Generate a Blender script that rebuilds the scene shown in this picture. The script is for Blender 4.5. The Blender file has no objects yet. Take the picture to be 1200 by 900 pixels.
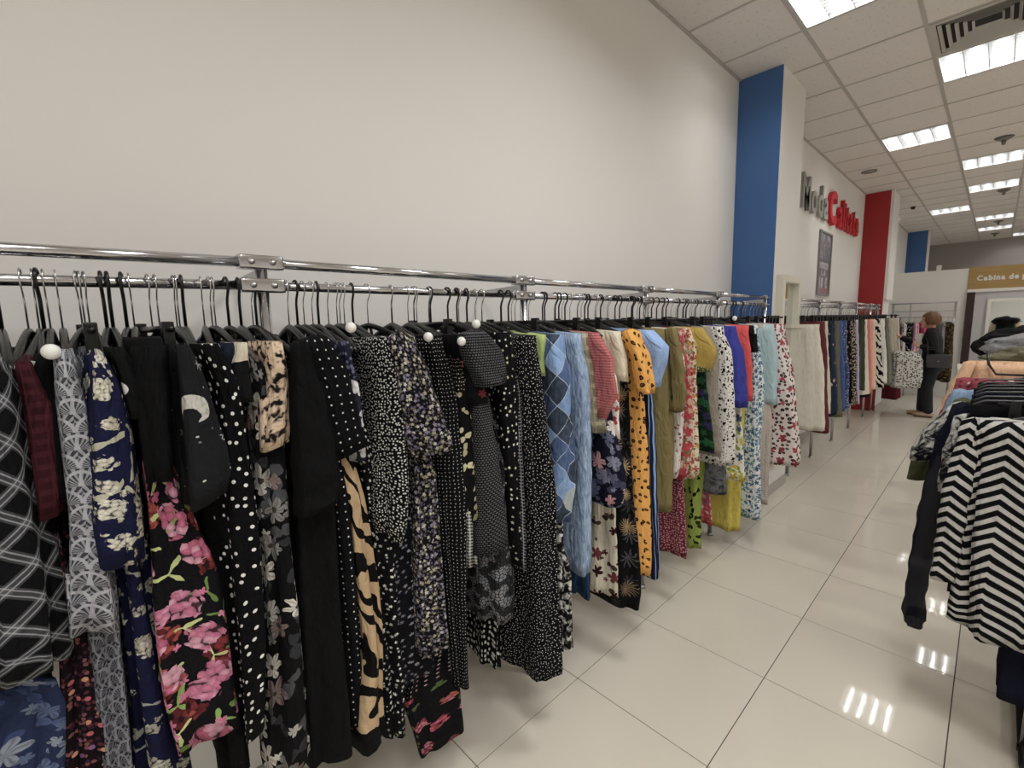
import bpy, bmesh, math, random
from mathutils import Vector, Matrix, noise
sc = bpy.context.scene
C = sc.collection
PI = math.pi
rnd = random.Random(7)

# ------------------------------------------------------------------ camera
def set_camera():
    f, yaw, pitch, roll = 536.93, 0.8118, -0.1295, -0.0226
    cy, sy = math.cos(yaw), math.sin(yaw)
    fw = Vector((-sy*math.cos(pitch), cy*math.cos(pitch), math.sin(pitch)))
    r = Vector((cy, sy, 0)); u = r.cross(fw)
    r2 = math.cos(roll)*r + math.sin(roll)*u
    u2 = -math.sin(roll)*r + math.cos(roll)*u
    cam = bpy.data.cameras.new('camera'); cam.sensor_fit = 'HORIZONTAL'; cam.sensor_width = 36
    cam.lens = f*36/1200; cam.clip_start = .02; cam.clip_end = 100
    o = bpy.data.objects.new('camera', cam); C.objects.link(o)
    m = Matrix((r2, u2, -fw)).transposed().to_4x4(); m.translation = Vector((1.2061, -1.5193, 1.626))
    o.matrix_world = m
    sc.camera = o
set_camera()
# ------------------------------------------------------------------ world, exposure
w = bpy.data.worlds.new('world'); sc.world = w; w.use_nodes = True
w.node_tree.nodes['Background'].inputs[0].default_value = (.9, .88, .86, 1)
w.node_tree.nodes['Background'].inputs[1].default_value = 0.05
sc.view_settings.view_transform = 'Standard'; sc.view_settings.look = 'None'
sc.view_settings.gamma = 1; sc.view_settings.use_curve_mapping = False
sc.view_settings.exposure = 0.40
LAMP = 30.0          # strength of the fluorescent tubes
OFFLAMP = 17.0       # watts of each ceiling panel and added lamp outside the frame
H = 3.65             # ceiling height
WX = -.48            # left wall

# unseen ceiling panels out of frame, plus two lamps added for the left wall
def offlamps():
    li = bpy.data.lights.new('panel_and_fill_light', 'AREA'); li.shape = 'RECTANGLE'; li.size = .56; li.size_y = .56
    li.energy = OFFLAMP; li.color = (1, .995, .985); li.spread = math.radians(150)
    spots = [(1.6, -4.0), (1.6, -1.3), (1.0, .35)]  # first two are added to brighten the left wall, no panel known there
    for x in (2.8, 5.2, 7.6):
        for y in (-5, -1.7, 1.9, 5.5, 9.1, 13.0): spots.append((x, y))
    for x, y in spots:
        o = bpy.data.objects.new('panel_and_fill_light', li); C.objects.link(o)
        o.location = (x, y, H-.03)
offlamps()

# ------------------------------------------------------------------ helpers
def lin(h):
    if isinstance(h, tuple): return h if len(h) == 4 else h+(1,)
    r = []
    for i in (16, 8, 0):
        c = ((h >> i) & 255)/255
        r.append(c/12.92 if c <= .04045 else ((c+.055)/1.055)**2.4)
    return tuple(r)+(1,)

class S:
    """small shader-graph helper"""
    def __init__(s, name, rough=.85, metal=0, spec=.5):
        s.mat = bpy.data.materials.new(name); s.mat.use_nodes = True
        s.t = s.mat.node_tree; s.b = s.t.nodes['Principled BSDF']
        s.b.inputs['Roughness'].default_value = rough; s.b.inputs['Metallic'].default_value = metal
        s.b.inputs['Specular IOR Level'].default_value = spec
        s._uv = None
    def n(s, ty, **k):
        x = s.t.nodes.new('ShaderNode'+ty)
        for a, v in k.items(): setattr(x, a, v)
        return x
    def put(s, sock, v):
        if hasattr(v, 'links'): s.t.links.new(v, sock)
        else: sock.default_value = v
    def m(s, op, a, b=None, c=None):
        x = s.n('Math', operation=op); s.put(x.inputs[0], a)
        if b is not None: s.put(x.inputs[1], b)
        if c is not None: s.put(x.inputs[2], c)
        return x.outputs[0]
    def vm(s, op, a, b=None, sc_=None):
        x = s.n('VectorMath', operation=op); s.put(x.inputs[0], a)
        if b is not None: s.put(x.inputs[1], b)
        if sc_ is not None: s.put(x.inputs['Scale'], sc_)
        return x.outputs['Value'] if op in ('LENGTH', 'DOT_PRODUCT', 'DISTANCE') else x.outputs['Vector']
    def mix(s, f, a, b):
        x = s.n('Mix', data_type='RGBA'); s.put(x.inputs[0], f)
        s.put(x.inputs[6], a if hasattr(a, 'links') else lin(a)); s.put(x.inputs[7], b if hasattr(b, 'links') else lin(b))
        return x.outputs[2]
    def uv(s):
        if s._uv is None: s._uv = s.n('TexCoord').outputs['UV']
        return s._uv
    def obj(s): return s.n('TexCoord').outputs['Object']
    def xyz(s, v):
        x = s.n('SeparateXYZ'); s.put(x.inputs[0], v); return x.outputs
    def vec(s, x, y, z=0.0):
        k = s.n('CombineXYZ'); s.put(k.inputs[0], x); s.put(k.inputs[1], y); s.put(k.inputs[2], z); return k.outputs[0]
    def off(s, v, dx, dy): return s.vm('ADD', v, (dx, dy, 0))
    def noise(s, v, scale, detail=2, rough=.5, dist=0):
        x = s.n('TexNoise'); s.put(x.inputs['Vector'], v); x.inputs['Scale'].default_value = scale
        x.inputs['Detail'].default_value = detail; x.inputs['Roughness'].default_value = rough; x.inputs['Distortion'].default_value = dist
        return x.outputs[0]
    def vor(s, v, cell, rand=1.0, feature='F1'):
        x = s.n('TexVoronoi', voronoi_dimensions='2D', feature=feature); s.put(x.inputs['Vector'], v)
        x.inputs['Scale'].default_value = 1/cell; x.inputs['Randomness'].default_value = rand
        return x
    def ramp(s, f, cols, const=True):
        x = s.n('ValToRGB'); r = x.color_ramp; r.interpolation = 'CONSTANT' if const else 'LINEAR'
        k = len(cols)
        while len(r.elements) < k: r.elements.new(.5)
        for i, c in enumerate(cols):
            e = r.elements[i]; e.position = i/k if const else i/max(1, k-1); e.color = lin(c)
        s.put(x.inputs[0], f); return x.outputs[0]
    def lt(s, a, b): return s.m('LESS_THAN', a, b)
    def gt(s, a, b): return s.m('GREATER_THAN', a, b)
    def rotv(s, v, a):
        o = s.xyz(v); ca, sa = math.cos(a), math.sin(a)
        return s.vec(s.m('ADD', s.m('MULTIPLY', o[0], ca), s.m('MULTIPLY', o[1], -sa)), s.m('ADD', s.m('MULTIPLY', o[0], sa), s.m('MULTIPLY', o[1], ca)))
    def bump(s, h, strength=.3, dist=.01):
        x = s.n('Bump'); x.inputs['Strength'].default_value = strength; x.inputs['Distance'].default_value = dist
        s.put(x.inputs['Height'], h); s.t.links.new(x.outputs[0], s.b.inputs['Normal'])
    def col(s, c):
        s.put(s.b.inputs['Base Color'], c if hasattr(c, 'links') else lin(c)); return s

def simple(name, c, rough=.6, metal=0, spec=.5):
    return S(name, rough, metal, spec).col(c).mat

# ------------------------------------------------------------------ printed cloth patterns (s, base) -> colour
def p_dots(base, dot, cell, r, rand=.0, dens=1.0, seed=0):
    def f(s):
        v = s.vor(s.off(s.uv(), seed*.37, seed*.73), cell, rand)
        k = s.lt(v.outputs['Distance'], r/cell)
        if dens < 1: k = s.m('MULTIPLY', k, s.lt(s.xyz(v.outputs['Color'])[0], dens))
        return s.mix(k, base(s) if callable(base) else base, dot)
    return f
def p_flower(base, cols, cell, size, petals=5, rand=.85, dens=.8, seed=0, centre=None, thin=1.0, wob=.0, shade=.35):
    """flowers: one per voronoi cell, petal outline in polar coordinates"""
    def f(s):
        q = s.off(s.uv(), seed*.413+.11, seed*.291+.07)
        wb = wob or size*.55
        q = s.vm('ADD', q, s.vm('SCALE', s.vm('SUBTRACT', s.n_color(q, .9/size), (.5, .5, .5)), sc_=wb*1.3))
        v = s.vor(q, cell, rand)
        d = s.vm('SUBTRACT', q, v.outputs['Position'])
        o = s.xyz(d); cr = s.xyz(v.outputs['Color'])
        r = s.m('SQRT', s.m('ADD', s.m('MULTIPLY', o[0], o[0]), s.m('MULTIPLY', o[1], o[1])))
        th = s.m('ARCTAN2', o[1], o[0])
        ang = s.m('ADD', s.m('MULTIPLY', th, petals/2), s.m('MULTIPLY', cr[2], 6.28))
        lob = s.m('ABSOLUTE', s.m('COSINE', ang))
        if thin != 1: lob = s.m('POWER', lob, thin)
        lim = s.m('MULTIPLY', s.m('ADD', s.m('MULTIPLY', lob, .62 if thin == 1 else .9), .38 if thin == 1 else .1), s.m('MULTIPLY', s.m('ADD', s.m('MULTIPLY', cr[2], .45), .55), size))
        k = s.m('MULTIPLY', s.lt(r, lim), s.lt(cr[0], dens))
        fc = s.ramp(cr[1], cols)
        if shade:
            t = s.m('MULTIPLY', s.m('DIVIDE', r, size), 1.0)
            dk = s.m('MULTIPLY', s.m('SUBTRACT', 1.0, s.m('ABSOLUTE', s.m('SINE', s.m('MULTIPLY', ang, 2.0)))), shade)
            mx = s.n('Mix', data_type='RGBA', blend_type='MULTIPLY'); s.put(mx.inputs[0], dk); s.put(mx.inputs[6], fc); mx.inputs[7].default_value = (.25, .2, .22, 1)
            fc = mx.outputs[2]
        if centre is not None: fc = s.mix(s.lt(r, size*.16), fc, centre)
        return s.mix(k, base(s) if callable(base) else base, fc)
    return f
def _nc(s, v, scale):
    x = s.n('TexNoise'); s.put(x.inputs['Vector'], v); x.inputs['Scale'].default_value = scale; x.inputs['Detail'].default_value = 2
    return x.outputs['Color']
S.n_color = _nc
def p_cluster(base, cols, cell, r, small, seed=0, rand=.8, dens=.85):
    """heads of many little blossoms gathered in round bunches"""
    def f(s):
        q = s.off(s.uv(), seed*.313+.05, seed*.271+.02)
        qw = s.vm('ADD', q, s.vm('SCALE', s.vm('SUBTRACT', s.n_color(q, .7/small), (.5, .5, .5)), sc_=small*1.1))
        v = s.vor(qw, cell, rand); cr = s.xyz(v.outputs['Color'])
        v2 = s.vor(qw, small, .9); c2 = s.xyz(v2.outputs['Color'])
        lim = s.m('MULTIPLY', s.m('ADD', s.m('MULTIPLY', cr[2], .4), .7), r/cell)
        k = s.m('MULTIPLY', s.lt(s.m('ADD', v.outputs['Distance'], s.m('MULTIPLY', c2[2], .16)), lim), s.lt(cr[0], dens))
        g = s.m('MULTIPLY', s.lt(v2.outputs['Distance'], .62), 1.0)
        fc = s.ramp(s.m('FRACT', s.m('ADD', cr[1], s.m('MULTIPLY', c2[0], .45))), cols)
        fc = s.mix(s.m('MULTIPLY', s.m('SUBTRACT', v2.outputs['Distance'], .1), .75), fc, 0x2a1016 if cols[0] > 0xd00000 and False else 0x241a1c)
        return s.mix(s.m('MULTIPLY', k, s.m('ADD', s.m('MULTIPLY', g, .75), .2)), base(s) if callable(base) else base, fc)
    return f
def p_speck(base, cols, cell, dens, r=.42, seed=0, rand=1.0):
    def f(s):
        v = s.vor(s.off(s.uv(), seed*.31, seed*.17), cell, rand); cr = s.xyz(v.outputs['Color'])
        k = s.m('MULTIPLY', s.lt(v.outputs['Distance'], r), s.lt(cr[0], dens))
        return s.mix(k, base(s) if callable(base) else base, s.ramp(cr[1], cols))
    return f
def p_plaid(base, line, cell, wd, ang=0.0, amt=.55, second=None):
    def f(s):
        o = s.xyz(s.rotv(s.uv(), ang)); c = base(s) if callable(base) else base
        for a in (0, 1):
            fr = s.m('FRACT', s.m('DIVIDE', o[a], cell))
            l1 = s.lt(s.m('ABSOLUTE', s.m('SUBTRACT', fr, .40)), wd/cell/2); l2 = s.lt(s.m('ABSOLUTE', s.m('SUBTRACT', fr, .56)), wd/cell/2)
            l3 = s.lt(s.m('ABSOLUTE', s.m('SUBTRACT', fr, .48)), .17)
            c = s.mix(s.m('MULTIPLY', l3, .12), c, line)
            c = s.mix(s.m('MULTIPLY', s.m('MAXIMUM', l1, l2), amt), c, line)
        return c
    return f
def p_gingham(a, b, cell):
    def f(s):
        o = s.xyz(s.uv())
        k = s.m('ADD', s.lt(s.m('FRACT', s.m('DIVIDE', o[0], cell)), .5), s.lt(s.m('FRACT', s.m('DIVIDE', o[1], cell)), .5))
        return s.mix(s.m('MULTIPLY', k, .5), a, b)
    return f
def p_stripes(a, b, cell, frac, axis=0, wob=0):
    def f(s):
        o = s.xyz(s.uv()); x = o[axis]
        if wob: x = s.m('ADD', x, s.m('MULTIPLY', s.noise(s.uv(), 9), wob))
        return s.mix(s.lt(s.m('FRACT', s.m('DIVIDE', x, cell)), frac), a(s) if callable(a) else a, b)
    return f
def p_grid(a, b, cell, wd):
    def f(s):
        o = s.xyz(s.uv())
        k = s.m('MAXIMUM', s.lt(s.m('FRACT', s.m('DIVIDE', o[0], cell)), wd), s.lt(s.m('FRACT', s.m('DIVIDE', o[1], cell)), wd))
        return s.mix(k, a, b)
    return f
def p_chevron(a, b, cell, period, amp):
    def f(s):
        o = s.xyz(s.uv())
        z = s.m('ADD', o[1], s.m('MULTIPLY', s.m('PINGPONG', s.m('ADD', o[0], 5.0), period), amp))
        return s.mix(s.lt(s.m('FRACT', s.m('DIVIDE', z, cell)), .46), a, b)
    return f
def p_scallop(a, b, wd, ht):
    def f(s):
        o = s.xyz(s.uv()); rv = s.m('DIVIDE', o[1], ht); row = s.m('FLOOR', rv)
        uu = s.m('SUBTRACT', s.m('FRACT', s.m('ADD', s.m('DIVIDE', o[0], wd), s.m('MULTIPLY', row, .5))), .5)
        vv = s.m('FRACT', rv)
        r = s.m('SQRT', s.m('ADD', s.m('MULTIPLY', uu, uu), s.m('MULTIPLY', s.m('MULTIPLY', vv, vv), .36)))
        th = s.m('ARCTAN2', s.m('ADD', vv, .02), uu)
        ray = s.gt(s.m('SINE', s.m('MULTIPLY', th, 26)), .05)
        edge = s.m('MULTIPLY', s.gt(r, .43), s.lt(r, .53))
        stem = s.lt(s.m('ABSOLUTE', uu), s.m('MULTIPLY', s.m('SUBTRACT', 1.0, vv), .09))
        k = s.m('MAXIMUM', s.m('MAXIMUM', s.m('MULTIPLY', ray, .72), edge), stem)
        return s.mix(k, a, b)
    return f
def p_zebra(a, b, cell, warp, hem=None):
    def f(s):
        o = s.xyz(s.uv())
        nx = s.noise(s.vec(s.m('MULTIPLY', o[0], 9), s.m('MULTIPLY', o[1], 5)), 1.4, 2)
        k = s.gt(s.m('SINE', s.m('ADD', s.m('ADD', s.m('MULTIPLY', o[1], 6.28/cell), s.m('MULTIPLY', o[0], 70)), s.m('MULTIPLY', nx, warp))), .25)
        c = s.mix(k, a, b)
        if hem is not None: c = s.mix(s.lt(o[1], hem), c, 0x101012)
        return c
    return f
def p_leopard(a, ring, mid, cell, lo, hi, wob=.012):
    def f(s):
        q = s.vm('ADD', s.uv(), s.vm('SCALE', s.vm('SUBTRACT', s.n_color(s.uv(), 60), (.5, .5, .5)), sc_=wob))
        v = s.vor(q, cell, .8); d = v.outputs['Distance']; cr = s.xyz(v.outputs['Color'])
        out = s.lt(d, s.m('ADD', hi, s.m('MULTIPLY', cr[0], .12))); inn = s.lt(d, lo)
        c = s.mix(out, a(s) if callable(a) else a, ring); return s.mix(inn, c, mid)
    return f
def p_cloud(cols, scale, detail=4, dist=0.5, stretch=(1, 1), contrast=1.8):
    def f(s):
        o = s.xyz(s.uv())
        nz = s.noise(s.vec(s.m('MULTIPLY', o[0], stretch[0]), s.m('MULTIPLY', o[1], stretch[1])), scale, detail, .6, dist)
        k = s.m('ADD', s.m('MULTIPLY', s.m('SUBTRACT', nz, .5), contrast), .5)
        return s.ramp(k, cols, False)
    return f
def p_snake(a, b):
    def f(s):
        v = s.vor(s.uv(), .012, .6, 'DISTANCE_TO_EDGE'); e = s.lt(v.outputs['Distance'], .1)
        nz = s.gt(s.noise(s.uv(), 26, 3), .5)
        return s.mix(e, s.mix(nz, a, b), 0x17171a)
    return f
def p_patch(cols, cell):
    def f(s):
        o = s.xyz(s.rotv(s.uv(), .72)); a = s.m('FLOOR', s.m('DIVIDE', o[0], cell)); b = s.m('FLOOR', s.m('DIVIDE', o[1], cell*1.25))
        x = s.n('TexWhiteNoise', noise_dimensions='2D'); s.put(x.inputs[0], s.vec(a, b))
        fa = s.m('FRACT', s.m('DIVIDE', o[0], cell)); fb = s.m('FRACT', s.m('DIVIDE', o[1], cell*1.25))
        seam = s.m('MAXIMUM', s.lt(fa, .035), s.lt(fb, .03))
        wear = s.m('MULTIPLY', s.noise(s.uv(), 40, 3), .25)
        return s.mix(wear, s.mix(seam, s.ramp(x.outputs[0], cols), 0xb9c7d6), 0x93b0d4)
    return f
def p_knit(a, b, rows, cols):
    def f(s):
        o = s.xyz(s.uv())
        k = s.m('MULTIPLY', s.lt(s.m('FRACT', s.m('DIVIDE', o[1], rows)), .5), s.lt(s.m('FRACT', s.m('ADD', s.m('DIVIDE', o[0], cols), s.m('MULTIPLY', s.m('FLOOR', s.m('DIVIDE', o[1], rows)), .5))), .62))
        return s.mix(k, a, b)
    return f
def p_moon(base):
    def f(s):
        o = s.xyz(s.uv()); c = p_flower(base, [0xb9b9b4, 0x8d8d8a], .075, .011, 5, .9, .7, 3, thin=4, shade=0)(s)
        c = p_speck(c if not hasattr(c, 'links') else (lambda q, c=c: c), [0xc9c9c4, 0x77777a], .022, .22, .09, 5)(s)
        du = s.m('SUBTRACT', o[0], -.012); dv = s.m('SUBTRACT', o[1], 1.475)
        r = s.m('SQRT', s.m('ADD', s.m('MULTIPLY', du, du), s.m('MULTIPLY', dv, dv)))
        du2 = s.m('ADD', du, .004); dv2 = s.m('ADD', dv, .015)
        r2 = s.m('SQRT', s.m('ADD', s.m('MULTIPLY', du2, du2), s.m('MULTIPLY', dv2, dv2)))
        k = s.m('MULTIPLY', s.lt(r, .029), s.gt(s.m('ADD', r2, s.m('MULTIPLY', s.noise(s.uv(), 90, 2), .008)), .021))
        return s.mix(k, c, s.ramp(s.noise(s.uv(), 70, 3), [0x5a5a58, 0xc8c6be, 0xb0aea8], False))
    return f
def p_zone(lowpat, highpat, z, soft=.0):
    """a print that changes at height z of the garment (v of its cloth map)"""
    def f(s):
        o = s.xyz(s.uv()); nz = s.m('MULTIPLY', s.m('SUBTRACT', s.noise(s.uv(), 14), .5), soft)
        return s.mix(s.lt(s.m('ADD', o[1], nz), z), highpat(s) if callable(highpat) else highpat, lowpat(s) if callable(lowpat) else lowpat)
    return f
def ch(p): return p
K = 0x121215; N = 0x141733
def big(base, cols, leaf, cell, size, seed=0, dens=.9, petals=5, leafc=None):
    b = p_flower(base, leaf, cell*.8, size*.95, 2, .9, .75, seed+5, thin=1.6, shade=.2)
    b = p_flower(b, cols, cell*.55, size*.45, 5, .9, .45, seed+2, shade=.4)
    return p_flower(b, cols, cell, size, petals, .75, dens, seed, centre=leafc, wob=size*.5, shade=.6)
PAT = {
 'plaid': p_plaid(0x121316, 0xb4b7bb, .05, .0022, .75),
 'bluefaded': big(0x243256, [0x76859c, 0x5a6c8e, 0x8d98a6], [0x384a78, 0x4a5b84], .06, .026, 1),
 'maroonsheer': p_plaid(0x3c131f, 0x561c2a, .022, .006, 0, .5),
 'specklemaroon': p_speck(p_speck(0x1b0f16, [0x5a2433, 0x3d2036, 0x7c4a4a], .009, .55, .45, 1), [0xc98a63, 0xb5505a, 0x8a5a8f], .016, .22, .3, 2),
 'black': 0x0e0e10, 'black2': 0x131315,
 'scallop': p_scallop(0x4a4b52, 0xb4b4bc, .05, .033), 'scallopdark': p_scallop(0x33343a, 0x85858e, .045, .03),
 'navycream': p_cluster(p_cluster(p_flower(0x161a42, [0xb9b6a2], .05, .03, 2, .8, .45, 4, thin=10, shade=0), [0xe0dcc8, 0xc4c0a8], .03, .0085, .0055, 5, 1, .6), [0xe0dcc8, 0xcfcab3, 0xe6e2d0], .058, .024, .007, 1, .75, .85),
 'navycream2': p_cluster(p_cluster(p_flower(0x10143a, [0x9fa09a], .05, .028, 2, .8, .4, 4, thin=10, shade=0), [0xa9a797], .03, .008, .005, 5, 1, .4), [0xc4c1b0, 0xa9a797, 0xb5b2a0], .065, .022, .007, 2, .8, .75),
 'bigspot': p_dots(0x151517, 0xd8d7d2, .055, .012, .7),
 'pinkfloral': p_cluster(p_flower(p_flower(p_cluster(0x17161a, [0x8b1f26, 0xb0402c, 0x6c1420], .10, .045, .014, 9, .9, .6), [0x8fae5a, 0xc6cf8a, 0x6e8b46], .07, .045, 3, .9, .8, 3, thin=9, shade=0), [0xd86f9c, 0xe58ab0, 0xc94f86], .04, .014, 4, .9, .45, 6), [0xd98aac, 0xcf7298, 0xe0a0b8, 0xcb5f88], .088, .042, .017, 1, .75, .8),
 'moon': p_moon(0x232427), 'polka': p_dots(0x101013, 0xe4e3df, .024, .0042, .75, .8),
 'navyplain': 0x1a2333, 'creamblack': p_zone(0x19191b, 0xcfc6b2, 1.56, .05),
 'darkfloral': big(0x151518, [0xb9b7b0, 0x8f8d8b, 0xd6d2c8, 0x8c7a76], [0x55565a, 0x3c3d42], .085, .045, 3, .95, 6, 0x4a4038),
 'beigelace': p_cloud([0x19181a, 0x2a2524, 0xcdb399, 0xd9c2a6, 0xc5a98c], 45, 2, .3, (1, 1), 2.6),
 'dotgrid': p_dots(0x0f1015, 0xd6d6d4, .0225, .0022, .12), 'greyleaf': p_zone(p_flower(0x2b2d3d, [0xc4c6cc, 0xa2a5ad, 0xdcdde0], .055, .04, 2, .8, .9, 2, shade=.4), p_speck(0x23243a, [0x6a6c86], .01, .4), 1.5, .1),
 'tiger': p_zebra(0xbfa27a, 0x141312, .10, 17, .5), 'smallwhite': p_flower(0x121216, [0xe0dfda, 0xb9b8b4], .017, .0055, 5, 1, .75, 2, shade=0),
 'pebble': p_dots(0x101013, 0xc9c8c4, .0085, .0022, .75), 'tinygrey': p_flower(0x12131a, [0x9a9aa4, 0x7b7b86], .017, .006, 5, .9, .8, 4, shade=0),
 'lilac': p_flower(p_flower(0x121117, [0x6a6478, 0x55505f, 0x7a7364], .009, .0046, 5, 1, .85, 6, shade=.2), [0xc9c5b8, 0x9a93a8, 0xd2cfc4, 0xb0aa8a, 0x8a8496], .0145, .0068, 5, 1, .8, 2, shade=.45),
 'pindot': p_dots(0x0f0f14, 0xc9c9c6, .0125, .0016, .25), 'borderpink': p_zone(p_cluster(p_flower(0x131216, [0x8a4a4a, 0x5a6a3a], .03, .012, 3, .9, .6, 2), [0xc9476a, 0xc06048, 0xd07a90, 0x9a2f48], .05, .02, .009, 5, .9, .75), p_dots(0x121216, 0xc9a3a8, .014, .002, 0), .47, .06),
 'creamleaf': p_zone(p_flower(0x141416, [0xd6cfa8, 0xbdb68c], .04, .022, 2, .9, .8, 3, thin=1.5, shade=.2), p_dots(0x141416, 0xd8d4c0, .012, .002, .3), 1.42, .08),
 'gingham': p_gingham(0x25262a, 0xd0d0cc, .011), 'pinkblossom': p_flower(0x15151a, [0xd64a7a, 0xe9b7b0, 0x8a1f35], .06, .02, 6, .9, .5, 7, wob=.01),
 'knit': p_knit(0x1d1d20, 0x6a6a6e, .008, .009), 'snake': p_snake(0x8a8a8e, 0x3a3a3e), 'ovaldot': p_dots(0x141416, 0xe6e5e0, .026, .007, .6),
 'daisy': p_flower(0x121215, [0xe6e4dc, 0xd0cab0], .023, .006, 5, .9, .6, 1, shade=0), 'grid': p_grid(0x1b1c20, 0xaaaab0, .012, .2),
 'finedot': p_dots(0x0f0f14, 0xd0cecb, .0115, .0017, .8), 'lime': 0xb3c779, 'splash': p_cloud([0x151515, 0x1b1b1b, 0x222222, 0xcfcfca, 0xe0e0da], 40, 3, .8, (1, 1), 2.2),
 'patchwork': p_patch([0x6f93c4, 0x3a5688, 0xb9bfbc, 0x84a8d8, 0x262c3c, 0x2f4672], .07),
 'crinkle': p_cloud([0x55698c, 0x7f97b8, 0x9bb0cc, 0xb4c4da], 30, 5, .6, (2.8, .9), 2.2), 'teal': p_cloud([0x0f2438, 0x17456a, 0x123553, 0x2c6a8c], 10, 3, 1.0),
 'olivecheck': p_plaid(0x8a8671, 0xcfc2a4, .05, .008, 0, .5), 'coralknit': p_stripes(0xc26a6a, 0x9c4a4c, .011, .4, 1, .004),
 'navypeony': big(0x1b1c33, [0xe9e4dc, 0xd9a0a8, 0x8d8fa6, 0x6a6f8c], [0x6d7086, 0x4b4f6c], .075, .038, 4), 'redsplash': p_flower(0xe6dcd6, [0xc22f45, 0xd6687a], .05, .024, 4, .9, .8, 2, wob=.015),
 'creamburg': p_zone(big(0xe0d8c4, [0x6b2432, 0x8a3a44, 0x4a1d2a], [0x5c4a40], .11, .036, 6, .7), 0xe2dac6, .75, .08), 'cream': 0xdcd2ba,
 'palm': p_flower(p_flower(0x18181a, [0x45464a, 0x5b5c60], .10, .06, 9, .8, .9, 5, thin=3, shade=.3), [0xb79a6c, 0xd2b98a, 0x8f7a5a], .12, .055, 17, .8, .75, 2, thin=2.2, shade=.3),
 'mustard': p_leopard(0xe0a020, 0x1b1712, 0x7a4d10, .036, .10, .16), 'bluestripe': p_stripes(0x1c2038, 0x7ea3d6, .03, .35, 0), 'salmon': 0xe08a80, 'lightblue': 0x8fb0e0,
 'olive': 0x85784a, 'maroondot': p_dots(0x7c2338, 0xcf9aa0, .014, .0036, .7), 'whitesprig': p_flower(0xe6dfdb, [0xb8475c, 0x8f2f48], .03, .009, 4, 1, .7, 1, shade=0),
 'redfloral': big(0xc2303c, [0xe6d9c8, 0xe8b9a0, 0xd9d2c4], [0x7a8f5a, 0xa02030], .045, .02, 2), 'mixfloral': big(0xd8cbb0, [0xc9603a, 0xa8324a, 0xd99a3a, 0xb0402a], [0x6a7a3a, 0x8a5a40], .04, .019, 8),
 'greendark': big(0x12301f, [0x3c3560, 0x2a6a40, 0x4a3a70], [0x1f5a34, 0x0e3a22], .06, .03, 9), 'yellowdot': p_zone(p_speck(0x6b7a4a, [0xe0d9b0, 0xcfc890], .013, .5, .3), 0xb39a3c, 1.36, .08), 'taupe': 0x9b9284,
 'greycloud': p_cloud([0x222428, 0x55585e, 0x8a8d90, 0x3a3d42], 18, 4, 1.5), 'redpatch': p_zone(p_flower(0xc0303a, [0xe8cfc8, 0xd9787f], .03, .014, 8, .2, .9, 3), p_flower(0xd2527c, [0xe9c4cf, 0x8a8a90], .045, .02, 6, .2, .9, 1), .40),
 'banana': p_flower(0x9aac44, [0x1d2414, 0x33401c], .06, .034, 2, .9, .7, 3, thin=1.4), 'dalmatian': p_dots(p_speck(0xe2ded8, [0x1a1a1c], .03, .35, .28, 4), 0x1b1b1e, .022, .0042, .8),
 'yellowfloral': big(0xe8e4d4, [0xe8cf2a, 0xd9bf20, 0x4a5f9a], [0x9ab03a, 0xb9c840], .06, .03, 3), 'yellow': p_cloud([0xc9b83a, 0xdccb48, 0xb8a83a], 14), 'royal': 0x1f2a9c, 'red': 0xe0353a,
 'tealfloral': big(0xdfe4e4, [0x3f7896, 0x5f9ab4, 0x2f5f86], [0x7fb0b8, 0x4a86a0], .035, .017, 4), 'beigedot': p_dots(0xcdbfb4, 0x7f756e, .011, .002, .5), 'aqua': 0xb4ced4,
 'leopardred': p_flower(p_zone(p_leopard(0xe6d9d4, 0x1d1a1a, 0x8a6a5a, .034, .12, .22), p_leopard(0xe8dcd8, 0x1d1a1a, 0x8a6a5a, .034, .12, .22), 1.0), [0xa81f38, 0xb93048], .085, .034, 5, .6, .8, 4, thin=1, wob=.012),
 'linen': p_cloud([0xddd6c6, 0xe6e0d2, 0xd6cfbf], 20, 3, .4, (2, .6)), 'maroon': 0x6e2a30, 'jeansfloral': p_zone(0x27344e, p_flower(0x27344e, [0xd9a0a8, 0xcfd0d6], .12, .02, 5, 1, .8, 3), .9),
 'oliveg': 0x6f6c54, 'denim': 0x3a5f9e, 'bluespeck': p_speck(0x46507a, [0xa9b0c4, 0x6a76a0], .016, .6, .4), 'blackpink': p_flower(0x19181c, [0xd9688f, 0xb0907a], .05, .018, 5, 1, .6, 3),
 'beigespot': p_speck(0x2a2522, [0xb9a88a, 0xcfc2a8], .017, .7, .4), 'lilacstripe': p_stripes(0x8a7ab8, 0xd0cfe2, .012, .4), 'olivedark': 0x494c36, 'ivory': p_zone(0x1d1d1d, 0xdcd6c6, .62), 'coral': 0xd8766c, 'peach': 0xe2b8a0,
 'swirl': p_zebra(0xe0ddd6, 0x17171a, .12, 14), 'white': 0xe2e0da, 'greygreen': 0x7c7d6e, 'beige': 0xc9c0ac, 'offwhite': 0xd8d4c8, 'burgundy': 0x6b0f24,
 'chevron': p_chevron(0x101014, 0xbdbbb6, .036, .085, .72), 'navychiffon': 0x0e1226, 'bwfloral': p_cloud([0x18181c, 0x222226, 0xb9b8b2, 0xd2d0ca], 30, 3, 1.0, (1, 1), 2.4), 'peachblouse': 0xe0b48c,
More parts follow.
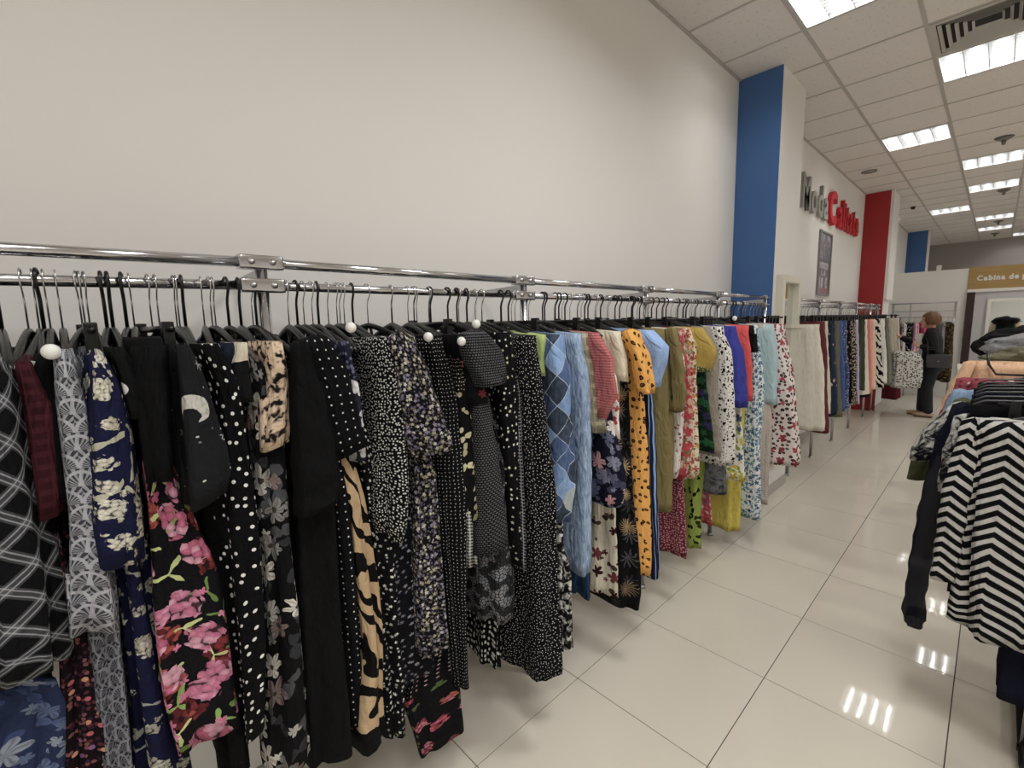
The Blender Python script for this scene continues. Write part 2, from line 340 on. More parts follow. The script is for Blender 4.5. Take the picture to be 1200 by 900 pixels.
 'greysatin': p_cloud([0x6e6e70, 0x9c9c9e, 0x55555a], 8, 3, 1.5), 'lightdenim': p_cloud([0x5f7a9c, 0x8ba3bf, 0x6f8cae], 20), 'leopardwhite': p_speck(0xd8d6d0, [0x1c1c1e, 0x3a3a3c], .024, .62, .38), 'leopardbrown': p_speck(0x4a3a28, [0x17130f, 0x8a7048], .03, .6, .42),
 'hotpink': 0xd81f6a, 'pinkwhite': p_stripes(0xe2d6da, 0xd86a98, .05, .4), 'whitered': p_flower(0xe4e0dc, [0xc03040], .09, .035, 5, 1, .6, 1), 'purple': 0x4a3a78,
 'oliveplain': 0x5a5c40, 'creamplain': 0xd8d0bc, 'khaki': 0x6d6a50, 'rust': 0xb85a48, 'navydeep': 0x11142a, 'mauvered': p_flower(0x9a3a4a, [0xd9c8b8, 0x6a2030], .03, .012, 5, 1, .7, 2),
}
_fab = {}
def fabric(p, rough=.88):
    if p in _fab: return _fab[p]
    s = S('cloth_'+p, rough, 0, .12); pat = PAT[p]
    gn = s.n('Gamma'); gn.inputs[1].default_value = 1.1; c_ = pat(s) if callable(pat) else pat
    s.put(gn.inputs[0], c_ if hasattr(c_, 'links') else lin(c_)); hs = s.n('HueSaturation'); hs.inputs['Saturation'].default_value = .86; s.t.links.new(gn.outputs[0], hs.inputs['Color']); s.col(hs.outputs[0])
    
    o = s.xyz(s.uv()); creases = s.noise(s.vec(s.m('MULTIPLY', o[0], 2.6), s.m('MULTIPLY', o[1], .7)), 11, 3, .5, 1.2)
    s.bump(s.m('ADD', creases, s.m('ADD', s.m('MULTIPLY', s.noise(s.uv(), 34, 2, .5, .8), .22), s.m('MULTIPLY', s.noise(s.uv(), 300, 1), .03))), .8, .022)
    if p in ('navychiffon',):
        tr = s.n('BsdfTransparent'); mx = s.n('MixShader'); mx.inputs[0].default_value = .14
        outn = s.t.nodes['Material Output']
        s.t.links.new(s.b.outputs[0], mx.inputs[1]); s.t.links.new(tr.outputs[0], mx.inputs[2]); s.t.links.new(mx.outputs[0], outn.inputs[0])
    _fab[p] = s.mat; return s.mat

# ------------------------------------------------------------------ mesh helpers
def link(name, me, mat=None, parent=None, smooth=True):
    o = bpy.data.objects.new(name, me); C.objects.link(o)
    if mat is not None:
        if not me.materials: me.materials.append(mat)
    if smooth: me.polygons.foreach_set('use_smooth', [True]*len(me.polygons))
    if parent: o.parent = parent
    return o
def fin(name, bm, mat=None, parent=None, smooth=False):
    bmesh.ops.recalc_face_normals(bm, faces=bm.faces[:])
    me = bpy.data.meshes.new(name); bm.to_mesh(me); bm.free()
    return link(name, me, mat, parent, smooth)
def tag(o, label, cat, group=None, kind=None):
    o['label'] = label; o['category'] = cat
    if group: o['group'] = group
    if kind: o['kind'] = kind
    return o
def thing(name, label, cat, loc=(0, 0, 0), group=None, rz=0):
    o = bpy.data.objects.new(name, None); C.objects.link(o); o.location = loc; o.rotation_euler = (0, 0, rz); o.empty_display_size = .05
    return tag(o, label, cat, group)
def struct(o): o['kind'] = 'structure'; return o
def box(bm, x0, x1, y0, y1, z0, z1, bev=0):
    vs = [bm.verts.new((x, y, z)) for z in (z0, z1) for y in (y0, y1) for x in (x0, x1)]
    fs = [bm.faces.new([vs[i] for i in q]) for q in ((0, 2, 3, 1), (4, 5, 7, 6), (0, 1, 5, 4), (2, 6, 7, 3), (0, 4, 6, 2), (1, 3, 7, 5))]
    if bev: bmesh.ops.bevel(bm, geom=list({e for f in fs for e in f.edges}), offset=bev, segments=2, affect='EDGES', profile=.7)
def boxo(name, b, mat, parent=None, bev=0, smooth=False):
    bm = bmesh.new(); box(bm, *b, bev=bev); return fin(name, bm, mat, parent, smooth)
def tube(bm, pts, r, n=8, flat=1.0, caps=True):
    pts = [Vector(p) for p in pts]; rings = []; rr = r if isinstance(r, (list, tuple)) else [r]*len(pts)
    prev = None
    for i, p in enumerate(pts):
        d = (pts[min(i+1, len(pts)-1)]-pts[max(i-1, 0)]).normalized()
        a = Vector((0, 0, 1)) if abs(d.z) < .9 else Vector((1, 0, 0))
        if prev is not None: a = prev
        s1 = d.cross(a).normalized(); s2 = s1.cross(d).normalized(); prev = s2
        rings.append([bm.verts.new(p+(s1*math.cos(2*PI*k/n)*flat+s2*math.sin(2*PI*k/n))*rr[i]) for k in range(n)])
    for a, b in zip(rings, rings[1:]):
        for k in range(n): bm.faces.new((a[k], a[(k+1) % n], b[(k+1) % n], b[k]))
    if caps:
        bm.faces.new(rings[0][::-1]); bm.faces.new(rings[-1])
def tubeo(name, pts, r, mat, parent=None, n=8, flat=1.0):
    bm = bmesh.new(); tube(bm, pts, r, n, flat); return fin(name, bm, mat, parent, True)
def ball(bm, c, r, sx=1, sy=1, sz=1, u=12, v=8):
    bmesh.ops.create_uvsphere(bm, u_segments=u, v_segments=v, radius=1, matrix=Matrix.Translation(c) @ Matrix.Diagonal((r*sx, r*sy, r*sz, 1)))

# ------------------------------------------------------------------ shared materials
def wall_mat(name, c, rough=.75, bumps=.03):
    s = S(name, rough, 0, .3); q = s.obj()
    s.col(s.mix(s.m('MULTIPLY', s.noise(q, 1.3, 4), .10), c, 0xb9b6b0)); s.bump(s.noise(q, 160, 2), bumps, .002); return s.mat
M = {}
M['wall'] = wall_mat('white_wall_paint', 0xe6e4e0)
M['walldim'] = wall_mat('dimmed_grey_wall', 0xa39c98)  # grey base colour carries the dim light on the far wall
M['blue'] = wall_mat('blue_paint', 0x3a669f, .6); M['red'] = wall_mat('red_paint', 0xa31820, .6)
M['skirting'] = wall_mat('grey_skirting', 0xa9a6a0, .4)
M['chrome'] = simple('chrome', 0xc9c9cc, .16, 1)
M['steel'] = simple('brushed_steel', 0xb4b4b6, .3, 1)
M['blackplastic'] = simple('black_plastic', 0x0a0a0b, .3)
M['whiteplastic'] = simple('white_plastic', 0xe4e4e0, .35)
M['white'] = simple('white_board', 0xe9e7e2, .45)
M['offwhite'] = simple('cream_frame', 0xdedacb, .5)
M['paper'] = simple('paper', 0xe6e4de, .8)
M['black'] = simple('black', 0x0b0b0c, .7)
M['mirror'] = simple('mirror_glass', 0xdfe3e2, .02, 1)
M['brown'] = simple('dark_brown_laminate', 0x33201f, .45)
def floor_mat():
    s = S('cream_polished_tile', .09, 0, .5); q = s.obj()
    s.col(s.mix(s.m('MULTIPLY', s.noise(q, 1.1, 5, .6), .5), 0xd9d2c4, 0xcbc3b4))
    s.put(s.b.inputs['Roughness'], s.m('ADD', s.m('MULTIPLY', s.noise(q, 3, 4), .03), .015)); s.b.inputs['IOR'].default_value = 1.5
    s.bump(s.noise(q, 1.6, 2), .03, .02)
    return s.mat
M['floor'] = floor_mat(); M['grout'] = simple('dark_grout', 0x4c463f, .9)
def tile_mat():
    s = S('mineral_ceiling_tile', .95, 0, .1); q = s.obj()
    v = s.gt(s.noise(q, 34, 4, .7), .62)
    s.col(s.mix(s.m('MULTIPLY', v, .35), s.mix(s.noise(q, 1.5, 3), 0xe3deda, 0xd8d2cd), 0xa0978f)); s.bump(s.noise(q, 70, 3), .3, .004); return s.mat
M['ctile'] = tile_mat(); M['cgrid'] = simple('ceiling_grid_metal', 0xb5aea8, .5)
def wood_mat():
    s = S('light_oak_laminate', .5, 0, .3); o = s.xyz(s.obj())
    nz = s.noise(s.vec(s.m('MULTIPLY', o[0], 1.2), s.m('MULTIPLY', o[1], 1.2), s.m('MULTIPLY', o[2], 26)), 1.6, 4, .6, .6)
    s.col(s.ramp(nz, [0x9c7d50, 0xb89a68, 0xa98a5a, 0xc2a676], False)); return s.mat
M['wood'] = wood_mat()
def emis(name, c, st):
    s = S(name); s.b.inputs['Base Color'].default_value = lin(c); s.b.inputs['Emission Color'].default_value = lin(c); s.b.inputs['Emission Strength'].default_value = st; return s.mat
M['tube'] = emis('fluorescent_tube', (1.0, .995, .98), LAMP)
M['louver'] = simple('bright_louver', 0x8a8a8a, .4, 1)
M['fixture'] = simple('fixture_pan', 0xb9b9b7, .5)

# ------------------------------------------------------------------ large structure
def floor():
    o = struct(boxo('floor', (WX-.1, 9, -7, 17.2, -.12, -.004), M['grout']))
    meA = None; g = .0018; ci = {}
    def tile(x0, x1, y0, y1):
        k = (round(x1-x0, 3), round(y1-y0, 3))
        if k not in ci:
            bm = bmesh.new(); box(bm, g, x1-x0-g, g, y1-y0-g, -.01, 0, bev=.0008)
            bmesh.ops.recalc_face_normals(bm, faces=bm.faces[:])
            me = bpy.data.meshes.new('tile'); bm.to_mesh(me); bm.free(); me.materials.append(M['floor']); ci[k] = me
        t = bpy.data.objects.new('tile', ci[k]); C.objects.link(t); t.parent = o; t.location = (x0, y0, 0)
    xs = [WX, 0, .6, 1.2, 1.8, 2.4, 3.0]
    for j in range(-3, 19):
        for a, b in zip(xs, xs[1:]): tile(a, b, .6*j, .6*j+.6)
    bm = bmesh.new()
    def many(X, Y):
        for a, b in zip(X, X[1:]):
            for c, d in zip(Y, Y[1:]): box(bm, a+g, b-g, c+g, d-g, -.01, 0)
    far = [.6*j for j in range(19, 29)]+[17.1]
    many(xs, far); many([3+.6*i for i in range(11)], [-1.8+.6*j for j in range(32)]); many([WX]+[.6*i for i in range(0, 16)], [-7+.65*j for j in range(9)])
    fin('distant_tiles', bm, M['floor'], o)['kind'] = 'stuff'
floor()
FIX = [(.1, 1.87), (.1, 5.47), (.1, 10.87), (.7, 3.67), (.7, 7.27), (.7, 9.07), (.7, 12.55), (.7, 14.35), (1.3, 16.15)]
VENT = (.7, 3.07)
def ceiling():
    o = struct(boxo('ceiling', (WX-.1, 9, -7, 17.2, H+.09, H+.2), M['cgrid']))
    cells = {}
    skip = {(round(x, 2), round(y, 2)) for x, y in FIX+[VENT]}
    xs = [WX, .1, .7, 1.3, 1.9]
    # rows follow the fixtures: .6 m pitch, broken where the far fixtures stand
    ys = sorted({round(.07+.6*k, 2) for k in range(0, 21)} | {12.55, 13.15, 13.75, 14.35, 14.95, 15.55, 16.15, 16.75, 17.1})
    for a, b in zip(xs, xs[1:]):
        for c, d in zip(ys, ys[1:]):
            if (a, c) in skip: continue
            k = (round(b-a, 3), round(d-c, 3))
            if k not in cells:
                bm = bmesh.new(); box(bm, .011, b-a-.011, .008, d-c-.008, .004, .02, bev=.002); bmesh.ops.recalc_face_normals(bm, faces=bm.faces[:])
                me = bpy.data.meshes.new('ceiling_tile'); bm.to_mesh(me); bm.free(); me.materials.append(M['ctile']); cells[k] = me
            t = bpy.data.objects.new('ceiling_tile', cells[k]); C.objects.link(t); t.parent = o; t.location = (a, c, H+rnd.uniform(-.001, .001))
    bm = bmesh.new()
    for x in xs[1:]: box(bm, x-.012, x+.012, .07, 17.1, H-.001, H+.018)
    for y in ys: box(bm, WX, 1.9, y-.01, y+.01, H+.0005, H+.019)
    fin('ceiling_grid_bars', bm, M['cgrid'], o)['kind'] = 'stuff'
    bm = bmesh.new()
    for i in range(12):
        for j in range(29): box(bm, 1.912+.6*i, 1.9+.6*i+.588, .08+.6*j, .07+.6*j+.59, H+.004, H+.02)
    for i in range(16):
        for j in range(12): box(bm, WX+.01+.6*i, WX+.6*i+.59, .06-.6*j-.58, .06-.6*j, H+.004, H+.02)
    fin('distant_ceiling_tiles', bm, M['ctile'], o)['kind'] = 'stuff'
    boxo('wall_edge_trim', (WX, WX+.022, -7, 17.1, H-.006, H+.02), M['cgrid'], o)
ceiling()
struct(boxo('wall_left', (WX-.15, WX, -7, 17.2, -.1, H+.1), M['wall']))
struct(boxo('wall_back', (WX-.15, 9.1, -7.15, -7, -.1, H+.1), M['wall']))
struct(boxo('wall_right', (9, 9.15, -7, 17.2, -.1, H+.1), M['wall']))
struct(boxo('wall_far', (WX-.15, 9.1, 17.1, 17.25, -.1, H+.1), M['walldim']))
for nm, y0, y1 in (('baseboard_left', -7, 2.85), ('baseboard_left.001', 3.47, 8.36), ('baseboard_left.002', 8.98, 13.7)):
    struct(boxo(nm, (WX, WX+.014, y0, y1, 0, .09), M['skirting'], bev=.003))
def pillar(idx, y0, y1, paint, x1=-.135):
    o = struct(boxo('trim_%d' % idx, (WX, x1, y0, y1, 0, H+.004), M['wall']))
    boxo('painted_face', (WX+.001, x1-.001, y0-.004, y0+.01, 0, H+.002), paint, o)
    boxo('skirting_board', (x1, x1+.014, y0, y1, 0, .09), M['skirting'], o, bev=.003)
    return o
pillar(1, 2.85, 3.47, M['blue']); p2 = pillar(2, 8.36, 8.98, M['red']); pillar(3, 13.7, 14.3, M['blue'], -.1)
boxo('cladding_panel', (-.135, -.095, 8.36, 8.98, 1.9, H), M['white'], p2)

# ------------------------------------------------------------------ ceiling things
def light_fixture(x, y, label):
    t = thing('ceiling_light', label, 'ceiling light', (x+.3, y+.3, H), 'recessed fluorescent ceiling lights')
    bm = bmesh.new()
    for b in ((-.292, .292, -.292, -.276, -.004, .07), (-.292, .292, .276, .292, -.004, .07), (-.292, -.276, -.276, .276, -.004, .07), (.276, .292, -.276, .276, -.004, .07)): box(bm, *b)
    box(bm, -.29, .29, -.29, .29, .07, .08)
    fin('frame', bm, M['fixture'], t)
    for k in range(4):
        xx = -.2085+.139*k
        tubeo('tube', [(xx, -.27, .045), (xx, .27, .045)], .013, M['tube'], t, 8)
        if k: boxo('reflector_blade', (xx-.0715, xx-.0675, -.276, .276, -.002, .03), M['louver'], t)
    bm = bmesh.new()
    for k in range(1, 12): box(bm, -.276, .276, -.276+.046*k-.003, -.276+.046*k+.003, 0, .016)
    fin('louver_grid', bm, M['louver'], t)['kind'] = 'stuff'
LL = ['first louvered ceiling light, nearest the camera by the wall', 'louvered ceiling light above the wall lettering, second beside the wall', 'far louvered ceiling light above the red pillar side',
      'louvered ceiling light directly behind the square air vent', 'ceiling light in the right row behind the first smoke detector', 'ceiling light in the right row before the second smoke detector',
      'small far ceiling light in the right row, third from the back', 'small far ceiling light in the right row, second from the back', 'farthest ceiling light at the right edge near the back wall']
for (x, y), l in zip(FIX, LL): light_fixture(x, y, l)
def vent():
    x, y = VENT
    t = thing('air_vent', 'square grey ceiling air vent with concentric slats beside a light', 'air vent', (x+.3, y+.3, H))
    vm = simple('vent_metal', 0xb9b4ae, .5)
    boxo('backing', (-.29, .29, -.29, .29, .03, .04), M['black'], t)
    for k in range(6):
        a = .29-.042*k; b = a-.018 if k else a-.035
        bm = bmesh.new(); dz = -.016+.006*k if k else -.004
        ov = [(-a, -a), (a, -a), (a, a), (-a, a)]; iv = [(-b, -b), (b, -b), (b, b), (-b, b)]
        O = [bm.verts.new((px, py, dz)) for px, py in ov]; I = [bm.verts.new((px, py, dz+.022 if k else dz)) for px, py in iv]
        O2 = [bm.verts.new((px, py, dz+.004)) for px, py in ov]; I2 = [bm.verts.new((px, py, dz+.026 if k else dz+.004)) for px, py in iv]
        for q in range(4):
            r = (q+1) % 4
            bm.faces.new((O[q], O[r], I[r], I[q])); bm.faces.new((O2[q], I2[q], I2[r], O2[r])); bm.faces.new((I[q], I[r], I2[r], I2[q])); bm.faces.new((O[q], O2[q], O2[r], O[r]))
        fin('slat', bm, vm, t)
vent()
gm = simple('detector_grey', 0x77726e, .5)
for k, (x, y, l) in enumerate([(1.1, 6.55, 'grey smoke detector nearest, right of the middle ceiling light'), (1.12, 9.9, 'grey smoke detector second from the camera on the ceiling'), (1.06, 13.55, 'tiny grey smoke detector between two far ceiling lights'), (1.0, 15.75, 'tiniest grey smoke detector close to the back wall')]):
    t = thing('smoke_detector', l, 'smoke detector', (x, y, H), 'smoke detectors on the ceiling')
    bm = bmesh.new(); bmesh.ops.create_cone(bm, cap_ends=True, segments=20, radius1=.045, radius2=.085, depth=.03, matrix=Matrix.Translation((0, 0, -.016))); fin('base', bm, gm, t, True)
    bm = bmesh.new(); bmesh.ops.create_cone(bm, cap_ends=True, segments=16, radius1=.016, radius2=.024, depth=.05, matrix=Matrix.Translation((0, 0, -.055))); fin('sensor', bm, gm, t, True)
t = thing('recessed_spot', 'round recessed spot ring in the ceiling above the wall lettering', 'spotlight', (-.2, 6.85, H))
bm = bmesh.new(); tube(bm, [(.085*math.cos(a*PI/12), .085*math.sin(a*PI/12), -.002) for a in range(25)], .009, 6, caps=False); fin('ring', bm, gm, t, True)
bm = bmesh.new(); bmesh.ops.create_cone(bm, cap_ends=True, segments=24, radius1=.08, radius2=.06, depth=.012, matrix=Matrix.Translation((0, 0, .004))); fin('lens', bm, M['cgrid'], t, True)
bm = bmesh.new(); ball(bm, (0, 0, -.02), .035, sz=.8); bmesh.ops.create_cone(bm, cap_ends=True, segments=16, radius1=.03, radius2=.04, depth=.02, matrix=Matrix.Translation((0, 0, -.006)))
o = fin('ceiling_sensor', bm, M['black'], None, True); o.location = (-.05, 10.2, H); tag(o, 'small black dome sensor on the ceiling before the far blue pillar', 'sensor')

# ------------------------------------------------------------------ wall lettering, poster
def glyph(ch, size, ext, bold, sx):
    cu = bpy.data.curves.new('g', 'FONT'); cu.body = ch; cu.size = size; cu.extrude = ext; cu.offset = bold; cu.resolution_u = 3
    o = bpy.data.objects.new('g', cu); C.objects.link(o)
    dg = bpy.context.evaluated_depsgraph_get(); me = bpy.data.meshes.new_from_object(o.evaluated_get(dg))
    bpy.data.objects.remove(o); bpy.data.curves.remove(cu)
    xs = [v.co.x for v in me.vertices]; x0, x1 = min(xs), max(xs)
    for v in me.vertices: v.co.x = (v.co.x-x0)*sx
    return me, (x1-x0)*sx
def lettering(parent, text, origin, ax, size, ext, bold, sx, gap, mat, width=None, space=.3):
    """writes letter meshes along axis ax ('y' on the left wall facing +x, 'x' on a wall facing -y)"""
    gl = []; tot = 0
    for c in text:
        if c == ' ': gl.append((None, size*space*sx)); tot += size*space*sx; continue
        me, wd = glyph(c, size, ext, bold, sx); gl.append((me, wd)); tot += wd+gap
    k = (width/(tot-gap)) if width else 1
    p = 0
    for me, wd in gl:
        if me is not None:
            for v in me.vertices:
                x, y, z = v.co
                v.co = (z, p+x*k, y) if ax == 'y' else (p+x*k, -z, y)
            me.name = 'letter'; o = link('letter', me, mat, parent, False); o.location = origin
            p += (wd+gap)*k
        else: p += wd*k
gl_grey = simple('grey_letter_plastic', 0x9a9993, .45); gl_red = simple('red_letter_plastic', 0xc21a2c, .4)
t = thing('wall_lettering', 'raised grey and red shop lettering on the white wall above the far rack', 'sign', (WX+.002, 4.70, 2.9))
lettering(t, 'Moda', (.022, 0, 0), 'y', .54, .02, .008, .8, .06, gl_grey, 1.15)
lettering(t, 'C', (.026, 1.22, -.01), 'y', .58, .024, .02, .9, .035, gl_red, None)
lettering(t, 'alitate', (.026, 1.74, .0), 'y', .54, .024, .014, .7, .05, gl_red, 1.28)
def poster():
    t = thing('poster_frame', 'tall grey framed poster on the wall under the red lettering', 'poster', (WX, 5.96, 2.34))
    fm = simple('poster_frame_grey', 0x8f8d90, .4)
    bm = bmesh.new()
    for b in ((0, .025, -.31, -.285, -.42, .42), (0, .025, .285, .31, -.42, .42), (0, .025, -.285, .285, -.42, -.395), (0, .025, -.285, .285, .395, .42)): box(bm, *b)
    fin('frame', bm, fm, t)
    s = S('poster_print', .35, 0, .4); o = s.xyz(s.obj())
    nz = s.noise(s.vec(o[1], o[2]), 9, 3, .6, 1.2)
    photo = s.ramp(nz, [0x55535c, 0x6a6872, 0x7d7b84, 0xd6d6dc, 0x85838c], False)
    c = s.mix(s.gt(o[2], .06), 0x716e76, photo); c = s.mix(s.lt(o[2], -.31), c, 0xa0777c); s.col(c)
    boxo('print', (.004, .010, -.285, .285, -.395, .395), s.mat, t)
    pm = simple('poster_white_ink', 0xd2d0d2, .6)
    lettering(t, 'REDUCERI', (.011, -.2, -.06), 'y', .11, .001, .004, .5, .012, pm, .40)
    lettering(t, 'LA', (.011, -.12, -.15), 'y', .10, .001, .004, .8, .02, pm, .22)
    lettering(t, '10 \u20ac', (.011, -.2, -.31), 'y', .18, .001, .01, .7, .03, pm, .40)
poster()
def pillar_mirror(y0, y1, x, label):
    t = thing('pillar_mirror', label, 'mirror', (x, (y0+y1)/2, .28)); h = (y1-y0)/2; H2 = 1.72
    for b in ((0, .055, -h, -h+.075, 0, H2), (0, .055, h-.075, h, 0, H2), (0, .055, -h+.075, h-.075, H2-.06, H2), (0, .055, -h+.075, h-.075, 0, .08)): boxo('frame_board', b, M['offwhite'], t, bev=.003)
    boxo('mirror_glass', (.002, .008, -h+.075, h-.075, .08, H2-.06), M['mirror'], t)
pillar_mirror(2.93, 3.47, -.135, 'tall mirror in a cream box frame on the blue and white pillar')

# ------------------------------------------------------------------ garment racks
RZ, RU = 1.745, 1.806
def post_part(t, x, y, zt, wall=True):
    tubeo('post', [(x, y, .012), (x, y, zt)], .0155, M['chrome'], t, 12)
    bm = bmesh.new(); bmesh.ops.create_cone(bm, cap_ends=True, segments=14, radius1=.024, radius2=.02, depth=.018, matrix=Matrix.Translation((x, y, .009))); fin('foot', bm, M['steel'], t, True)
def bracket(t, x, y, z, half=.055):
    o = boxo('bracket', (x-.019, x+.019, y-half, y+half, z-.019, z+.019), M['chrome'], t, bev=.007, smooth=True)
    for dy in (-.026, .026):
        bm = bmesh.new(); bmesh.ops.create_cone(bm, cap_ends=True, segments=12, radius1=.0085, radius2=.0075, depth=.006, matrix=Matrix.Translation((x+.021, y+dy, z)) @ Matrix.Rotation(PI/2, 4, 'Y'))
        fin('bolt', bm, M['steel'], o, True)
def wall_rack(name, label, ys, x=-.18, y_start=None):
    t = thing(name, label, 'clothes rack', (0, 0, 0))
    for i, y in enumerate(ys):
        post_part(t, x, y, RU+.012)
        bracket(t, x, y, RU, .055 if i < len(ys)-1 else .03); bracket(t, x, y, RZ, .055 if i < len(ys)-1 else .03)
        bm = bmesh.new()   # tapered arm back to the wall
        vs = [bm.verts.new(p) for s_ in (-.004, .004) for p in ((x-.01, y+s_, RU-.015), (x-.01, y+s_, RZ+.012), (WX+.01, y+s_, RZ+.018), (WX+.01, y+s_, RZ+.036))]
        for q in ((0, 1, 2, 3), (7, 6, 5, 4), (0, 4, 5, 1), (1, 5, 6, 2), (2, 6, 7, 3), (3, 7, 4, 0)): bm.faces.new([vs[k] for k in q])
        fin('wall_arm', bm, M['steel'], t)
    for a, b in zip(ys, ys[1:]):
        dip = .014 if a < -2 else 0
        tubeo('upper_rail', [(x, a, RU-dip), (x, b, RU)], .0135, M['chrome'], t, 14)
        tubeo('lower_rail', [(x, a, RZ-dip), (x, b, RZ)], .0125, M['chrome'], t, 14)
    return t
wall_rack('garment_rack', 'long chrome wall rack of dark and bright garments in the foreground', [-2.12, -1.132, -.127, .858, 1.84, 2.825])
wall_rack('garment_rack', 'second chrome wall rack of trousers and skirts between the pillars', [3.72, 4.59, 5.59, 6.57, 7.62, 8.3])

# ------------------------------------------------------------------ hangers
def hook_pts(k=1.0):
    pts = [(0, 0, -.012), (0, 0, .052), (.004, 0, .066), (.0145, 0, .084)]
    for a in range(0, 11): th = math.radians(-5+20*a); pts.append((.0165*math.cos(th), 0, .1+.0175*math.sin(th)))
    return pts
def mk_hanger(kind):
    """kind: shaped / hookblack / clip"""
    t = bpy.data.objects.new('clothes_hanger', None); C.objects.link(t)
    bl = kind == 'hookblack'
    tubeo('hook', hook_pts(), .0036 if bl else .0017, M['blackplastic'] if bl else M['chrome'], t, 6)
    if kind == 'clip':
        tubeo('hanger_bar', [(-.17, 0, -.012), (.17, 0, -.012)], .0075, M['blackplastic'], t, 8, .8)
        for s_ in (-1, 1): boxo('clip', (s_*.13-.014, s_*.13+.014, -.011, .011, -.062, .004), M['blackplastic'], t, bev=.004)
    else:
        pts = []; rr = []
        for k in range(-8, 9):
            u = k/8; a = abs(u)
            pts.append((u*.205, 0, -.012-.07*a**1.35)); rr.append(.0085+.005*a**2 if a < .99 else .008)
        tubeo('shoulder_bar', pts, rr, M['blackplastic'], t, 8, .8)
        if kind == 'shaped': tubeo('trouser_bar', [(-.19, 0, -.083), (-.15, 0, -.10), (.15, 0, -.10), (.19, 0, -.083)], .004, M['blackplastic'], t, 6)
        bm = bmesh.new(); tube(bm, [(.013*math.cos(a*PI/8), 0, -.036+.02*math.sin(a*PI/8)) for a in range(17)], .005, 6, caps=False); fin('size_ring', bm, M['blackplastic'], t, True)
    return t
HPROTO = {}
def hanger(kind, loc, rz, label, group, pitch=0):
    if kind not in HPROTO:
        r = HPROTO[kind] = mk_hanger(kind)
    else:
        src = HPROTO[kind]; r = src.copy(); C.objects.link(r)
        for ch_ in src.children:
            c = ch_.copy(); C.objects.link(c); c.parent = r
    r.location = loc; r.rotation_euler = (0, pitch, rz); return tag(r, label, 'hanger', group)

# ------------------------------------------------------------------ garments
def sgnpow(v, p): return math.copysign(abs(v)**p, v)
def lerp(a, b, t): return a+(b-a)*t
def interp(keys, z):
    if z >= keys[0][0]: return keys[0][1:]
    for a, b in zip(keys, keys[1:]):
        if z >= b[0]:
            t = (a[0]-z)/max(1e-6, a[0]-b[0]); t = t*t*(3-2*t)*.5+t*.5
            return [lerp(p, q, t) for p, q in zip(a[1:], b[1:])]
    return keys[-1][1:]
def loft(rows, uvr, name, capped_top=True):
    """rows: loops of equal count; uv seam at index 0 (inner side)."""
    n = len(rows[0]); verts = [p for r in rows for p in r]; faces = []
    for i in range(len(rows)-1):
        for k in range(n):
            k2 = (k+1) % n; faces.append((i*n+k, i*n+k2, (i+1)*n+k2, (i+1)*n+k))
    if capped_top: faces.append(tuple(range(n))[::-1])
    me = bpy.data.meshes.new(name); me.from_pydata(verts, [], faces); uvl = me.uv_layers.new(name='UVMap')
    # mean arc length measured from the outer edge
    arc = [0.0]*(n+1); take = rows[len(rows)//4:max(len(rows)//4+1, 3*len(rows)//4)]
    for r in take:
        a = 0
        for k in range(n):
            a += (Vector(r[(k+1) % n])-Vector(r[k])).length/len(take); arc[k+1] += a
    mid = arc[n//2]
    for f in me.polygons:
        wrap = any(v % n == 0 for v in f.vertices) and any(v % n == n-1 for v in f.vertices) and len(f.vertices) == 4
        for li, vi in zip(f.loop_indices, f.vertices):
            k = vi % n; kk = n if (wrap and k == 0) else k
            uvl.data[li].uv = (arc[kk]-mid, uvr[vi//n])
    return me
